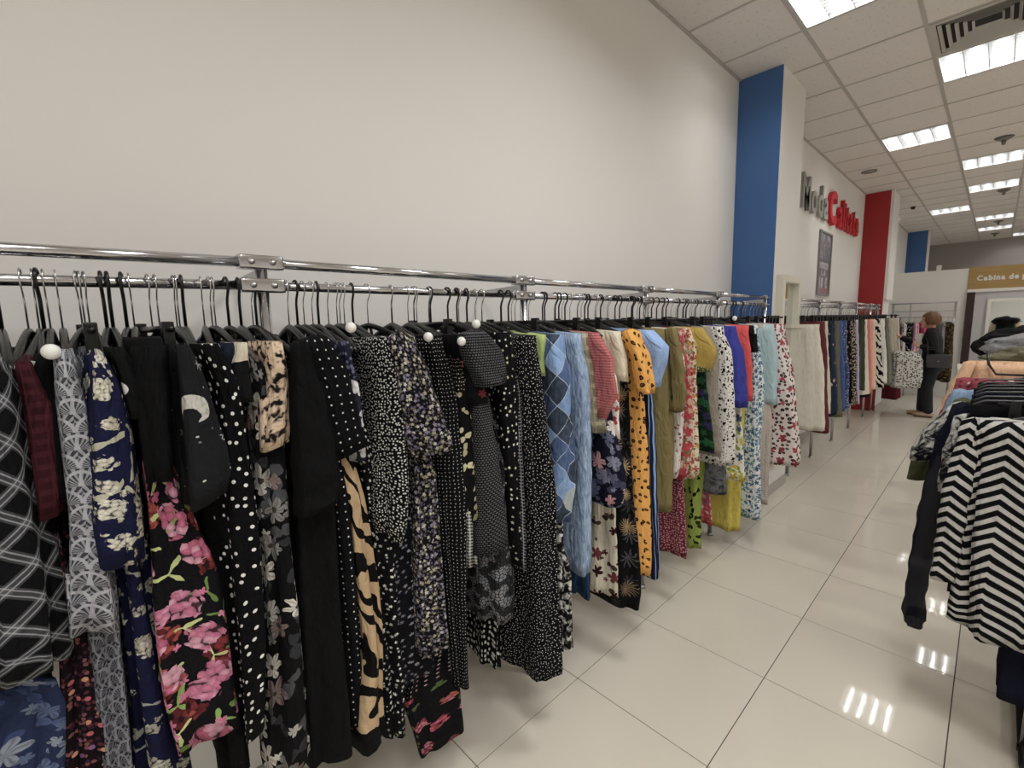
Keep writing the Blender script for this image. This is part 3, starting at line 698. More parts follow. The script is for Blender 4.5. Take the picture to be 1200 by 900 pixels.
def body_rows(keys, xc, xin, yin, bin_, seed, clip, zneck, nfold, amp, N=48, neckw=.075, rounded=False, step=.045, both=False, slant0=0.0):
    r_ = random.Random(seed); ph = [r_.uniform(0, 6.28) for _ in range(6)]; slant = r_.uniform(-.02, .02)+slant0
    ztop, zbot = keys[0][0], keys[-1][0]; L = ztop-zbot; rows = []; vs = []
    nz = max(7, int(L/step)); zs = [ztop-L*i/nz for i in range(nz+1)]
    def ring(z, kx, kb, lift=0.0, shrink=1.0, neck=None):
        yL, yR, xo = interp(keys, z); d = min(1, max(0, (ztop-z)/.55)); out = []
        b = (yR-yL)*kb; ym = (yL+yR)/2
        for k in range(N):
            t = PI+2*PI*k/N; c, s_ = sgnpow(math.cos(t), .5), sgnpow(math.sin(t), .5)
            wgt = (c+1)/2; wgt = 1.0 if both else wgt*wgt*(3-2*wgt)
            hw = (xo-xc) if c > 0 else (xc-xin)
            x = xc+hw*c*kx*shrink
            yc = lerp(yin, ym, wgt*(kx if neck is None else .3)); hb = lerp(min(bin_, b), b, wgt)/2*shrink
            fo = 1.5*amp*(.2+.8*d)*(math.sin(nfold*t+ph[0]+.8*math.sin(z*3+ph[1]))+.5*math.sin(1.7*nfold*t+ph[2]-z*2.2)+.35*math.sin(3*t+ph[5]+z*7))
            fo = max(-.45*hb-.002, min(.45*hb+.004, fo))
            wr = .0035*math.sin(z*46+ph[3]+3*math.sin(t+ph[4]))*(1-.5*d)
            y = yc+(hb+fo*(abs(s_)*.8+.2))*s_
            x += (fo*1.1+wr)*c*(1 if neck is None else .2)
            zz = z+lift
            if rounded and z < zbot+.1: zz += .05*(abs(c)**3)*(1-(z-zbot)/.1)*.8
            zz += (.008*math.sin(2*t+ph[1])+slant*s_*wgt)*d*(1 if z < ztop-.6*L else .0)
            out.append((x, y, zz))
        return out
    if not clip:
        hw0 = keys[0][3]-xc
        rows.append(ring(ztop, .75*neckw/max(.1, hw0), .5, zneck-.05-ztop, 1, 1)); vs.append(zneck-.05)
        for q in range(5):
            t = q/5; kx = lerp(neckw/max(.1, hw0), 1, t**.85); kb = lerp(.45, .85, t)
            rows.append(ring(ztop, kx, kb, (zneck-ztop)*(1-t)**1.15, 1, 1 if t < .9 else None)); vs.append(ztop+(zneck-ztop)*(1-t))
    for i, z in enumerate(zs):
        rows.append(ring(z, 1, .9 if i == 0 else 1)); vs.append(z)
    rows.append(ring(zbot, .985, .93, .002)); vs.append(zbot)
    rows.append(ring(zbot, .96, .8, .12)); vs.append(zbot+.1)
    return rows, vs
def sleeve_rows(keys, seed, thick, N=24):
    r_ = random.Random(seed); ph = [r_.uniform(0, 6.28) for _ in range(4)]; sl = r_.uniform(-.012, .03)
    ztop, zbot = keys[0][0], keys[-1][0]; L = ztop-zbot; rows = []; vs = []; nz = max(6, int(L/.03))
    def ring(z, kx, kb, lift=0.0):
        yL, yR, xo = interp(keys, z); out = []; d = (ztop-z)/L; xm = xo-thick*.7; ym = (yL+yR)/2
        for k in range(N):
            t = PI+2*PI*k/N; c, s_ = sgnpow(math.cos(t), .55), sgnpow(math.sin(t), .5)
            fo = .006*(.3+.7*d)*(math.sin(3*t+ph[0]+z*4)+.6*math.sin(5*t+ph[1]-z*6))+.003*math.sin(z*60+ph[2]+2*math.sin(t))
            out.append((xm+(thick*.7*kx+fo)*c, ym+((yR-yL)/2*kb+fo*.5)*s_, z+lift+sl*s_*d*d))
        return out
    rows.append(ring(ztop, .15, .2, .012)); vs.append(ztop+.012)
    rows.append(ring(ztop, .6, .75, .006)); vs.append(ztop+.004)
    for i in range(nz+1): z = ztop-L*i/nz; rows.append(ring(z, 1, 1)); vs.append(z)
    rows.append(ring(zbot, .95, .97, .001)); vs.append(zbot); rows.append(ring(zbot, .85, .93, .05)); vs.append(zbot+.05)
    return rows, vs
def local(rows, o): return [[(x-o[0], y-o[1], z-o[2]) for x, y, z in r] for r in rows]
def garment(kind, label, pat, keys, xc, xin, zneck, seed, sleeve=None, clip=False, tagp=None, rounded=False, collar=False, bin_=.05, group=None, both=False, yin=None, neckw=.11, slant=0.0, nfold=6, amp=.008, N=48, hi=False, price=False):
    zt = keys[0][0]
    if yin is None: yin = (keys[0][1]+keys[0][2])/2
    org = (xc, yin, zneck)
    names = {'trousers': 'trousers', 'skirt': 'skirt', 'dress': 'dress', 'blouse': 'blouse', 'shirt': 'shirt', 'top': 'sleeveless_top', 'cardigan': 'cardigan', 'tunic': 'tunic', 'vest': 'vest', 'jacket': 'jacket'}
    t = thing(names.get(kind, kind), label, kind, org, group)
    fm = fabric(pat)
    keys = [k if k[2]-k[1] >= (.03 if i == 0 else .05) else (k[0], k[2]-(.03 if i == 0 else .05), k[2], k[3]) for i, k in enumerate(keys)]
    rows, vs = body_rows(keys, xc, xin, yin, bin_, seed, clip, zneck-.047, nfold, amp, N, neckw, rounded, both=both, slant0=slant)
    link('body', loft(local(rows, org), vs, 'body'), fm, t)
    if sleeve:
        rows, vs = sleeve_rows(sleeve, seed+1, .038); link('sleeve', loft(local(rows, org), vs, 'sleeve'), fm, t)
        k0, k1 = sleeve[0], sleeve[-1]; xx = xin+.02
        rows, vs = sleeve_rows([(k0[0], yin-.02, yin+.02, xx), (k1[0], yin-.03, yin+.03, xx-.01)], seed+2, .035); link('sleeve', loft(local(rows, org), vs, 'sleeve'), fm, t)
    if clip:
        bm = bmesh.new(); y0, y1 = keys[0][1], keys[0][2]; xo = keys[0][3]
        pts = [(xc+(((xo-xc) if math.cos(a) > 0 else (xc-xin))+.004)*sgnpow(math.cos(a), .62)-org[0], yin+((y1-y0)*.45+.004)*sgnpow(math.sin(a), .62)-org[1], 0) for a in [2*PI*k/24 for k in range(24)]]
        R = [[bm.verts.new((p[0], p[1], zt-org[2]+dz)) for p in pts] for dz in (.002, -.03)]
        for k in range(24): bm.faces.new((R[0][k], R[0][(k+1) % 24], R[1][(k+1) % 24], R[1][k]))
        fin('waistband', bm, fm, t, True)
    elif collar:
        bm = bmesh.new(); y0, y1 = keys[0][1], keys[0][2]; xo = keys[0][3]
        R = []
        for dz, g in ((-.045, 1.0), (-.02, .98), (.012, .93), (.018, .86), (-.01, .8)):
            R.append([bm.verts.new((xc+.24*sgnpow(math.cos(2*PI*k/24), .6)*g-org[0]+.02, (y0+y1)/2+(y1-y0)*.52*g*sgnpow(math.sin(2*PI*k/24), .6)-org[1], zt+dz-org[2])) for k in range(24)])
        for a, b in zip(R, R[1:]):
            for k in range(24): bm.faces.new((a[k], a[(k+1) % 24], b[(k+1) % 24], b[k]))
        fin('collar', bm, fm, t, True)
    else:
        bm = bmesh.new(); tube(bm, [(neckw*1.02*math.cos(2*PI*k/18), .011*math.sin(2*PI*k/18)+.002, -.049) for k in range(19)], .006, 6, caps=False); fin('neckband', bm, fm, t, True)
    if tagp:
        bm = bmesh.new(); ball(bm, (0, 0, 0), .0135, 1, 1, 1); o = fin('security_tag', bm, M['whiteplastic'], t, True); o.location = Vector(tagp)-Vector(org)
    if price:
        o = boxo('price_tag', (-.012, .012, -.0006, .0006, -.036, 0), M['paper'], t); o.location = (keys[0][3]-xc-.02, .012, zt-org[2]-.0); o.rotation_euler = (.2, .25, .9)
    return t

# z, y from, y to, x of the outer edge -- outlines of the garments in metres
GARMENTS = [
  {'k': 'shirt', 'l': 'black flannel shirt with white plaid lines at the left end of the long rack', 'p': 'plaid', 'b': [(1.564, -1.651, -1.592, 0.1), (1.396, -1.669, -1.592, 0.1), (1.188, -1.687, -1.583, 0.1), (0.993, -1.699, -1.587, 0.1)], 'round': 1, 'r': 1},
  {'k': 'skirt', 'l': 'faded blue skirt with pale blossom print under the plaid flannel shirt', 'p': 'bluefaded', 'b': [(1.579, -1.684, -1.677, -0.06), (1.07, -1.738, -1.715, 0.05), (0.967, -1.717, -1.613, 0.05), (0.751, -1.731, -1.628, 0.05)], 'clip': 1, 'r': 1},
  {'k': 'blouse', 'l': 'sheer maroon blouse with a faint check beside the plaid flannel shirt', 'p': 'maroonsheer', 'b': [(1.58, -1.598, -1.57, 0.07), (1.498, -1.605, -1.548, 0.07), (1.328, -1.599, -1.556, 0.07), (1.303, -1.6, -1.56, 0.07)], 'r': 1},
  {'k': 'dress', 'l': 'long dark dress with tiny maroon and orange specks below the maroon blouse', 'p': 'specklemaroon', 'b': [(1.577, -1.57, -1.566, -0.06), (1.351, -1.588, -1.577, 0.03), (1.262, -1.606, -1.569, 0.03), (1.041, -1.6, -1.55, 0.03), (0.714, -1.624, -1.554, 0.03)], 'r': 1},
  {'k': 'vest', 'l': 'plain black vest between the maroon blouse and the grey scallop tunic', 'p': 'black', 'b': [(1.592, -1.559, -1.544, 0.06), (1.509, -1.559, -1.546, 0.06), (1.328, -1.561, -1.554, 0.06)], 't': [0.09, -1.549, 1.597], 'r': 1},
  {'k': 'tunic', 'l': 'grey and white tunic with a fan scallop print', 'p': 'scallop', 'b': [(1.6, -1.545, -1.521, 0.09), (1.493, -1.551, -1.508, 0.09), (1.305, -1.562, -1.512, 0.09), (1.062, -1.585, -1.513, 0.09)], 'r': 1},
  {'k': 'trousers', 'l': 'grey scallop print trousers hanging lower behind the scallop tunic', 'p': 'scallopdark', 'b': [(1.6, -1.499, -1.494, -0.06), (1.132, -1.536, -1.505, 0.05), (1.01, -1.549, -1.513, 0.05), (0.673, -1.565, -1.52, 0.05)], 'clip': 1, 'r': 1},
  {'k': 'blouse', 'l': 'navy blouse with cream flower branches', 'p': 'navycream', 'b': [(1.588, -1.5, -1.478, 0.11), (1.552, -1.513, -1.463, 0.11), (1.459, -1.531, -1.453, 0.11), (1.3, -1.547, -1.457, 0.11), (1.195, -1.549, -1.463, 0.11)], 'r': 1},
  {'k': 'dress', 'l': 'long navy dress with scattered cream flowers below the navy blouse', 'p': 'navycream2', 'b': [(1.561, -1.453, -1.448, -0.06), (1.22, -1.487, -1.459, 0.05), (1.114, -1.508, -1.454, 0.05), (0.642, -1.523, -1.436, 0.05)], 'r': 1},
  {'k': 'blouse', 'l': 'black blouse with big white spots beside the navy blouse', 'p': 'bigspot', 'b': [(1.6, -1.474, -1.448, 0.09), (1.53, -1.459, -1.421, 0.09), (1.462, -1.448, -1.415, 0.09)], 'r': 1},
  {'k': 'top', 'l': 'plain black high neck top above the pink flower skirt', 'p': 'black2', 'b': [(1.6, -1.446, -1.379, 0.11), (1.529, -1.453, -1.384, 0.11), (1.333, -1.447, -1.397, 0.11)], 'collar': 1, 'r': 1},
  {'k': 'skirt', 'l': 'black skirt with large pink and red flowers and green leaves', 'p': 'pinkfloral', 'b': [(1.6, -1.385, -1.374, -0.06), (1.354, -1.422, -1.398, 0.07), (1.299, -1.446, -1.389, 0.07), (1.069, -1.459, -1.345, 0.07), (0.866, -1.458, -1.334, 0.07), (0.708, -1.444, -1.327, 0.07)], 'clip': 1, 'r': 1},
  {'k': 'blouse', 'l': 'charcoal blouse printed with a pale moon and small stars', 'p': 'moon', 'b': [(1.6, -1.38, -1.351, 0.13), (1.524, -1.386, -1.325, 0.13), (1.339, -1.395, -1.297, 0.13), (1.279, -1.395, -1.315, 0.13)], 'sn': 0.045, 'r': 1},
  {'k': 'dress', 'l': 'plain black long dress between the pink flower skirt and the polka dot dress', 'p': 'black', 'b': [(1.568, -1.335, -1.327, -0.06), (1.242, -1.349, -1.317, 0.02), (0.503, -1.364, -1.315, 0.02)], 'r': 1},
  {'k': 'dress', 'l': 'black dress with white polka dots and long lean silhouette', 'p': 'polka', 'b': [(1.6, -1.341, -1.287, 0.08), (1.513, -1.322, -1.256, 0.08), (1.224, -1.326, -1.243, 0.08), (0.896, -1.331, -1.253, 0.08), (0.675, -1.334, -1.275, 0.08)], 'r': 1},
  {'k': 'top', 'l': 'navy top with a small red and green shoulder mark beside the polka dot dress', 'p': 'navyplain', 'b': [(1.6, -1.286, -1.262, 0.07), (1.547, -1.283, -1.257, 0.07), (1.376, -1.278, -1.258, 0.07)], 'r': 1},
  {'k': 'blouse', 'l': 'black blouse with cream lining turned out at the collar', 'p': 'creamblack', 'b': [(1.6, -1.26, -1.239, 0.08), (1.546, -1.258, -1.236, 0.08), (1.47, -1.256, -1.236, 0.08)], 'r': 1},
  {'k': 'dress', 'l': 'long dark dress with large grey and white flowers', 'p': 'darkfloral', 'b': [(1.553, -1.241, -1.198, 0.07), (1.363, -1.248, -1.163, 0.07), (1.091, -1.246, -1.175, 0.07), (0.846, -1.254, -1.166, 0.07), (0.517, -1.272, -1.158, 0.07)], 'r': 1},
  {'k': 'blouse', 'l': 'beige blouse overlaid with black flowers', 'p': 'beigelace', 'b': [(1.6, -1.214, -1.169, 0.11), (1.505, -1.216, -1.165, 0.11), (1.409, -1.231, -1.171, 0.11), (1.357, -1.242, -1.177, 0.11)], 'r': 1},
  {'k': 'cardigan', 'l': 'plain black long cardigan with hanging sleeve', 'p': 'black2', 'b': [(1.583, -1.161, -1.146, -0.06), (1.174, -1.177, -1.067, 0.08), (0.47, -1.189, -1.066, 0.08)], 's': [(1.591, -1.162, -1.129, 0.13), (1.441, -1.174, -1.097, 0.13), (1.275, -1.179, -1.077, 0.13), (1.197, -1.181, -1.076, 0.13)], 'r': 1},
  {'k': 'dress', 'l': 'black dress with evenly spaced small white dots beside the black cardigan', 'p': 'dotgrid', 'b': [(1.551, -1.056, -1.039, -0.06), (1.285, -1.067, -1.031, 0.06), (1.146, -1.081, -1.022, 0.06), (0.511, -1.079, -1.001, 0.06)], 's': [(1.6, -1.127, -1.064, 0.11), (1.492, -1.113, -1.021, 0.11), (1.309, -1.081, -1.002, 0.11)], 't': [0.09, -1.013, 1.627], 'r': 1},
  {'k': 'blouse', 'l': 'grey and white leaf print blouse with navy yoke', 'p': 'greyleaf', 'b': [(1.593, -1.044, -1.013, 0.09), (1.484, -1.034, -0.991, 0.09), (1.372, -1.029, -0.985, 0.09), (1.285, -1.021, -0.986, 0.09)], 'r': 1},
  {'k': 'dress', 'l': 'tan and black tiger stripe dress with black hem', 'p': 'tiger', 'b': [(1.526, -1.009, -1.0, -0.06), (1.269, -1.036, -1.008, 0.07), (1.137, -1.038, -0.989, 0.07), (0.729, -1.029, -0.959, 0.07), (0.506, -1.087, -0.958, 0.07), (0.438, -1.087, -0.951, 0.07)], 'r': 1},
  {'k': 'dress', 'l': 'black dress strewn with small white flowers between tiger dress and pebble blouse', 'p': 'smallwhite', 'b': [(1.544, -0.965, -0.951, -0.06), (1.261, -0.975, -0.935, 0.05), (0.847, -0.965, -0.902, 0.05), (0.566, -0.951, -0.89, 0.05), (0.387, -0.939, -0.9, 0.05)], 'r': 1},
  {'k': 'blouse', 'l': 'black blouse densely covered in white pebble dots with bell sleeve', 'p': 'pebble', 'b': [(1.6, -0.958, -0.904, 0.11), (1.475, -0.952, -0.871, 0.11), (1.192, -0.96, -0.867, 0.11), (1.085, -0.966, -0.884, 0.11), (1.041, -0.959, -0.908, 0.11)], 'r': 1},
  {'k': 'dress', 'l': 'navy black dress with tiny grey flowers below the pebble blouse', 'p': 'tinygrey', 'b': [(1.541, -0.916, -0.901, -0.06), (1.069, -0.935, -0.837, 0.06), (0.65, -0.933, -0.787, 0.06), (0.529, -0.906, -0.793, 0.06)], 'r': 1},
  {'k': 'dress', 'l': 'black dress with dense lilac and cream small flowers and short sleeve', 'p': 'lilac', 'b': [(1.6, -0.902, -0.86, 0.09), (1.293, -0.875, -0.796, 0.09), (1.186, -0.864, -0.766, 0.09), (0.627, -0.884, -0.747, 0.09)], 's': [(1.6, -0.923, -0.853, 0.14), (1.471, -0.904, -0.803, 0.14), (1.298, -0.888, -0.75, 0.14), (1.263, -0.869, -0.761, 0.14)], 'r': 1},
  {'k': 'dress', 'l': 'narrow black dress with fine white pin dots beside the lilac flower dress', 'p': 'pindot', 'b': [(1.6, -0.784, -0.712, 0.08), (1.399, -0.759, -0.658, 0.08), (1.156, -0.759, -0.649, 0.08), (0.754, -0.74, -0.659, 0.08), (0.43, -0.722, -0.673, 0.08)], 't': [0.11, -0.799, 1.596], 'r': 1},
  {'k': 'dress', 'l': 'black dress with a border of pink and red flowers at its hem', 'p': 'borderpink', 'b': [(1.496, -0.656, -0.646, -0.06), (0.663, -0.782, -0.69, 0.04), (0.47, -0.896, -0.65, 0.04), (0.225, -0.842, -0.649, 0.04)], 'r': 1},
  {'k': 'blouse', 'l': 'black blouse with cream leaf sprays on its sleeve', 'p': 'creamleaf', 'b': [(1.513, -0.679, -0.646, 0.08), (1.336, -0.687, -0.606, 0.08), (1.141, -0.682, -0.607, 0.08), (0.989, -0.696, -0.613, 0.08)], 'r': 1},
  {'k': 'skirt', 'l': 'black and white gingham skirt', 'p': 'gingham', 'b': [(1.493, -0.607, -0.597, -0.06), (1.02, -0.673, -0.617, 0.06), (0.967, -0.682, -0.605, 0.06), (0.826, -0.685, -0.6, 0.06)], 'clip': 1, 'r': 1},
  {'k': 'blouse', 'l': 'black short sleeved blouse with pink blossom clusters', 'p': 'pinkblossom', 'b': [(1.599, -0.696, -0.625, 0.1), (1.497, -0.669, -0.562, 0.1), (1.381, -0.66, -0.541, 0.1)], 't': [0.13, -0.698, 1.58], 'r': 1},
  {'k': 'top', 'l': 'charcoal knitted top with hounds tooth rows and wide short sleeve', 'p': 'knit', 'b': [(1.575, -0.605, -0.584, -0.06), (1.385, -0.633, -0.541, 0.1), (1.126, -0.64, -0.496, 0.1), (0.865, -0.64, -0.455, 0.1)], 's': [(1.6, -0.698, -0.604, 0.15000000000000002), (1.538, -0.687, -0.537, 0.15000000000000002), (1.438, -0.632, -0.529, 0.15000000000000002)], 't': [0.13, -0.641, 1.629], 'r': 1},
  {'k': 'blouse', 'l': 'grey snakeskin print blouse hanging below the knitted top', 'p': 'snake', 'b': [(1.484, -0.486, -0.47, -0.06), (1.213, -0.487, -0.439, 0.06), (0.842, -0.555, -0.407, 0.06), (0.648, -0.566, -0.404, 0.06), (0.56, -0.55, -0.416, 0.06)], 'r': 1},
  {'k': 'dress', 'l': 'black dress with oval white spots below the snakeskin blouse', 'p': 'ovaldot', 'b': [(1.478, -0.435, -0.423, 0.03), (0.731, -0.435, -0.423, -0.001), (0.281, -0.435, -0.423, -0.046)], 'r': 1},
  {'k': 'blouse', 'l': 'black blouse with spaced little white daisies', 'p': 'daisy', 'b': [(1.6, -0.509, -0.431, 0.09), (1.276, -0.489, -0.408, 0.09), (0.828, -0.47, -0.357, 0.09), (0.751, -0.456, -0.35, 0.09)], 'r': 1},
  {'k': 'shirt', 'l': 'black shirt with white grid stripes seen between two dotted dresses', 'p': 'grid', 'b': [(1.476, -0.397, -0.385, 0.06), (1.326, -0.397, -0.385, 0.086), (0.737, -0.397, -0.385, 0.097)], 'r': 1},
  {'k': 'dress', 'l': 'long black dress with scattered fine white dots', 'p': 'finedot', 'b': [(1.585, -0.415, -0.303, 0.09), (1.35, -0.415, -0.303, 0.123), (0.943, -0.415, -0.303, 0.158), (0.612, -0.415, -0.303, 0.166), (0.315, -0.415, -0.303, 0.171)], 'r': 1},
  {'k': 'top', 'l': 'lime green top with folded collar beside the patchwork dress', 'p': 'lime', 'b': [(1.585, -0.297, -0.214, 0.06), (1.559, -0.297, -0.214, 0.059), (1.43, -0.297, -0.214, 0.057)], 'r': 1},
  {'k': 'skirt', 'l': 'black and white splash print skirt below the patchwork dress', 'p': 'splash', 'b': [(1.427, -0.204, -0.194, 0.04), (0.745, -0.204, -0.194, 0.084), (0.686, -0.204, -0.194, 0.119), (0.34, -0.204, -0.194, 0.129)], 'clip': 1, 'r': 1},
  {'k': 'dress', 'l': 'blue denim patchwork dress of slanted patches', 'p': 'patchwork', 'b': [(1.585, -0.269, -0.163, 0.1), (1.397, -0.269, -0.163, 0.131), (1.032, -0.269, -0.163, 0.138), (0.851, -0.269, -0.163, 0.111)], 'r': 1},
  {'k': 'shirt', 'l': 'pale blue crinkled denim shirt', 'p': 'crinkle', 'b': [(1.585, -0.14, -0.055, 0.09), (1.386, -0.14, -0.055, 0.135), (0.88, -0.14, -0.055, 0.144), (0.772, -0.14, -0.055, 0.149), (0.68, -0.14, -0.055, 0.149), (0.611, -0.14, -0.055, 0.145)], 'r': 1},
  {'k': 'skirt', 'l': 'dark teal tie dye skirt below the pale blue shirt', 'p': 'teal', 'b': [(1.402, 0.067, 0.073, 0.05), (0.624, 0.067, 0.073, 0.019), (0.384, 0.067, 0.073, 0.018)], 'clip': 1, 'r': 1},
  {'k': 'shirt', 'l': 'olive and grey check shirt with light cuff', 'p': 'olivecheck', 'b': [(1.585, -0.029, 0.016, 0.07), (1.377, -0.029, 0.016, 0.113), (1.185, -0.029, 0.016, 0.138)], 'r': 1},
  {'k': 'cardigan', 'l': 'coral pink ribbed knit cardigan', 'p': 'coralknit', 'b': [(1.585, -0.021, 0.03, 0.11), (1.483, -0.021, 0.03, 0.18), (1.331, -0.021, 0.03, 0.201), (1.237, -0.021, 0.03, 0.145)], 'r': 1},
  {'k': 'dress', 'l': 'navy dress with a large white peony and grey leaves', 'p': 'navypeony', 'b': [(1.4, 0.088, 0.113, 0.07), (1.238, 0.088, 0.113, 0.114), (0.971, 0.088, 0.113, 0.176), (0.851, 0.088, 0.113, 0.152)], 'r': 1},
  {'k': 'blouse', 'l': 'white blouse with red flower splashes', 'p': 'redsplash', 'b': [(1.443, 0.111, 0.136, 0.08), (1.383, 0.111, 0.136, 0.127), (1.137, 0.111, 0.136, 0.134)], 'r': 1},
  {'k': 'dress', 'l': 'cream dress with burgundy flowers near its hem', 'p': 'creamburg', 'b': [(1.387, 0.232, 0.246, 0.06), (0.824, 0.232, 0.246, 0.047), (0.34, 0.232, 0.246, 0.075)], 'r': 1},
  {'k': 'top', 'l': 'cream sleeveless top beside the mustard leopard dress', 'p': 'cream', 'b': [(1.585, 0.144, 0.216, 0.09), (1.505, 0.144, 0.216, 0.121), (1.373, 0.144, 0.216, 0.14)], 'r': 1},
  {'k': 'dress', 'l': 'black dress with gold and grey palm fronds', 'p': 'palm', 'b': [(1.462, 0.251, 0.279, 0.06), (1.23, 0.251, 0.279, 0.094), (0.914, 0.251, 0.279, 0.116), (0.388, 0.251, 0.279, 0.159), (0.281, 0.251, 0.279, 0.152)], 'r': 1},
  {'k': 'dress', 'l': 'mustard yellow dress with black leopard spots', 'p': 'mustard', 'b': [(1.538, 0.279, 0.307, 0.09), (1.272, 0.279, 0.307, 0.15), (0.465, 0.279, 0.307, 0.19)], 's': [(1.585, 0.183, 0.278, 0.14), (1.467, 0.183, 0.278, 0.192), (1.394, 0.183, 0.278, 0.209), (1.32, 0.183, 0.278, 0.219)], 'r': 1},
  {'k': 'skirt', 'l': 'blue and navy striped long skirt beside the mustard leopard dress', 'p': 'bluestripe', 'b': [(1.363, 0.482, 0.499, 0.06), (1.198, 0.482, 0.499, 0.091), (0.367, 0.482, 0.499, 0.144)], 'clip': 1, 'r': 1},
  {'k': 'top', 'l': 'salmon pink strap top above the light blue cape top', 'p': 'salmon', 'b': [(1.585, 0.397, 0.45, 0.06), (1.451, 0.397, 0.45, 0.073)], 'r': 1},
  {'k': 'blouse', 'l': 'light blue cape blouse with pointed sleeve', 'p': 'lightblue', 'b': [(1.585, 0.331, 0.421, 0.13), (1.515, 0.331, 0.421, 0.211), (1.438, 0.331, 0.421, 0.197), (1.326, 0.331, 0.421, 0.166)], 'r': 1},
  {'k': 'dress', 'l': 'olive khaki long dress with full sleeve', 'p': 'olive', 'b': [(1.585, 0.519, 0.669, 0.09), (1.307, 0.519, 0.669, 0.107), (0.67, 0.519, 0.669, 0.128)], 's': [(1.585, 0.573, 0.624, 0.14), (1.401, 0.573, 0.624, 0.18), (1.255, 0.573, 0.624, 0.193), (1.199, 0.573, 0.624, 0.181)], 'r': 1},
  {'k': 'skirt', 'l': 'maroon pleated skirt with tiny white dots', 'p': 'maroondot', 'b': [(1.378, 0.835, 0.845, 0.06), (0.786, 0.835, 0.845, 0.076), (0.314, 0.835, 0.845, 0.114)], 'clip': 1, 'r': 1},
  {'k': 'blouse', 'l': 'white blouse with fine red sprigs beside the khaki dress', 'p': 'whitesprig', 'b': [(1.585, 0.678, 0.741, 0.08), (1.39, 0.678, 0.741, 0.133), (1.077, 0.678, 0.741, 0.133), (0.825, 0.678, 0.741, 0.116)], 'r': 1},
  {'k': 'dress', 'l': 'red dress with white blossoms', 'p': 'redfloral', 'b': [(1.585, 0.749, 0.787, 0.09), (1.342, 0.749, 0.787, 0.145), (0.983, 0.749, 0.787, 0.164), (0.781, 0.749, 0.787, 0.138)], 'r': 1},
  {'k': 'blouse', 'l': 'blouse in mixed orange green and cream flowers', 'p': 'mixfloral', 'b': [(1.585, 0.836, 0.906, 0.08), (1.477, 0.836, 0.906, 0.118), (1.142, 0.836, 0.906, 0.119), (0.771, 0.836, 0.906, 0.14)], 'r': 1},
  {'k': 'dress', 'l': 'dark green dress with purple shadowed flowers', 'p': 'greendark', 'b': [(1.53, 1.031, 1.064, 0.06), (1.313, 1.031, 1.064, 0.096), (0.886, 1.031, 1.064, 0.154)], 'r': 1},
  {'k': 'top', 'l': 'mustard and green speckled top with pointed sleeve', 'p': 'yellowdot', 'b': [(1.585, 0.892, 0.955, 0.12), (1.458, 0.892, 0.955, 0.198), (1.346, 0.892, 0.955, 0.161)], 'r': 1},
  {'k': 'dress', 'l': 'plain taupe grey long dress', 'p': 'taupe', 'b': [(1.585, 1.053, 1.132, 0.09), (1.408, 1.053, 1.132, 0.146), (0.854, 1.053, 1.132, 0.171)], 'r': 1},
  {'k': 'skirt', 'l': 'grey skirt with dark cloudy print', 'p': 'greycloud', 'b': [(1.337, 1.34, 1.353, 0.07), (0.802, 1.34, 1.353, 0.09), (0.551, 1.34, 1.353, 0.109)], 'clip': 1, 'r': 1},
  {'k': 'skirt', 'l': 'red patchwork skirt with pink and white motifs', 'p': 'redpatch', 'b': [(1.329, 1.429, 1.442, 0.04), (0.53, 1.429, 1.442, -0.014), (0.269, 1.429, 1.442, 0.006)], 'clip': 1, 'r': 1},
  {'k': 'trousers', 'l': 'lime green trousers with black banana leaves', 'p': 'banana', 'b': [(1.339, 1.3, 1.312, 0.03), (0.388, 1.3, 1.312, -0.031), (0.143, 1.3, 1.312, -0.023)], 'clip': 1, 'r': 1},
  {'k': 'blouse', 'l': 'white blouse with black dalmatian spots', 'p': 'dalmatian', 'b': [(1.585, 1.21, 1.271, 0.1), (1.399, 1.21, 1.271, 0.164), (1.096, 1.21, 1.271, 0.181), (0.775, 1.21, 1.271, 0.188)], 'r': 1},
  {'k': 'dress', 'l': 'white dress with yellow and blue flowers', 'p': 'yellowfloral', 'b': [(1.585, 1.442, 1.496, 0.08), (1.221, 1.442, 1.496, 0.123), (0.84, 1.442, 1.496, 0.158), (0.609, 1.442, 1.496, 0.178)], 'r': 1},
  {'k': 'skirt', 'l': 'yellow chiffon long skirt', 'p': 'yellow', 'b': [(1.301, 1.777, 1.793, 0.05), (0.544, 1.777, 1.793, 0.041), (0.133, 1.777, 1.793, 0.046)], 'clip': 1, 'r': 1},
  {'k': 'dress', 'l': 'royal blue dress with gathered shoulder', 'p': 'royal', 'b': [(1.585, 1.285, 1.428, 0.12), (1.389, 1.285, 1.428, 0.18), (1.097, 1.285, 1.428, 0.202)], 't': [0.15, 1.284, 1.632], 'r': 1},
  {'k': 'blouse', 'l': 'bright red short blouse beside the royal blue dress', 'p': 'red', 'b': [(1.585, 1.602, 1.677, 0.1), (1.315, 1.602, 1.677, 0.138), (1.101, 1.602, 1.677, 0.147)], 'r': 1},
  {'k': 'top', 'l': 'plain black short top beside the bright red blouse', 'p': 'black', 'b': [(1.585, 1.615, 1.752, 0.11), (1.411, 1.615, 1.752, 0.15)], 'r': 1},
  {'k': 'dress', 'l': 'long white dress covered in teal blue blossoms', 'p': 'tealfloral', 'b': [(1.585, 1.794, 1.875, 0.09), (1.182, 1.794, 1.875, 0.142), (0.235, 1.794, 1.875, 0.173)], 'r': 1},
  {'k': 'dress', 'l': 'slim beige dress with tiny grey dots', 'p': 'beigedot', 'b': [(1.585, 2.008, 2.078, 0.07), (0.848, 2.008, 2.078, 0.137), (0.267, 2.008, 2.078, 0.141)], 'r': 1},
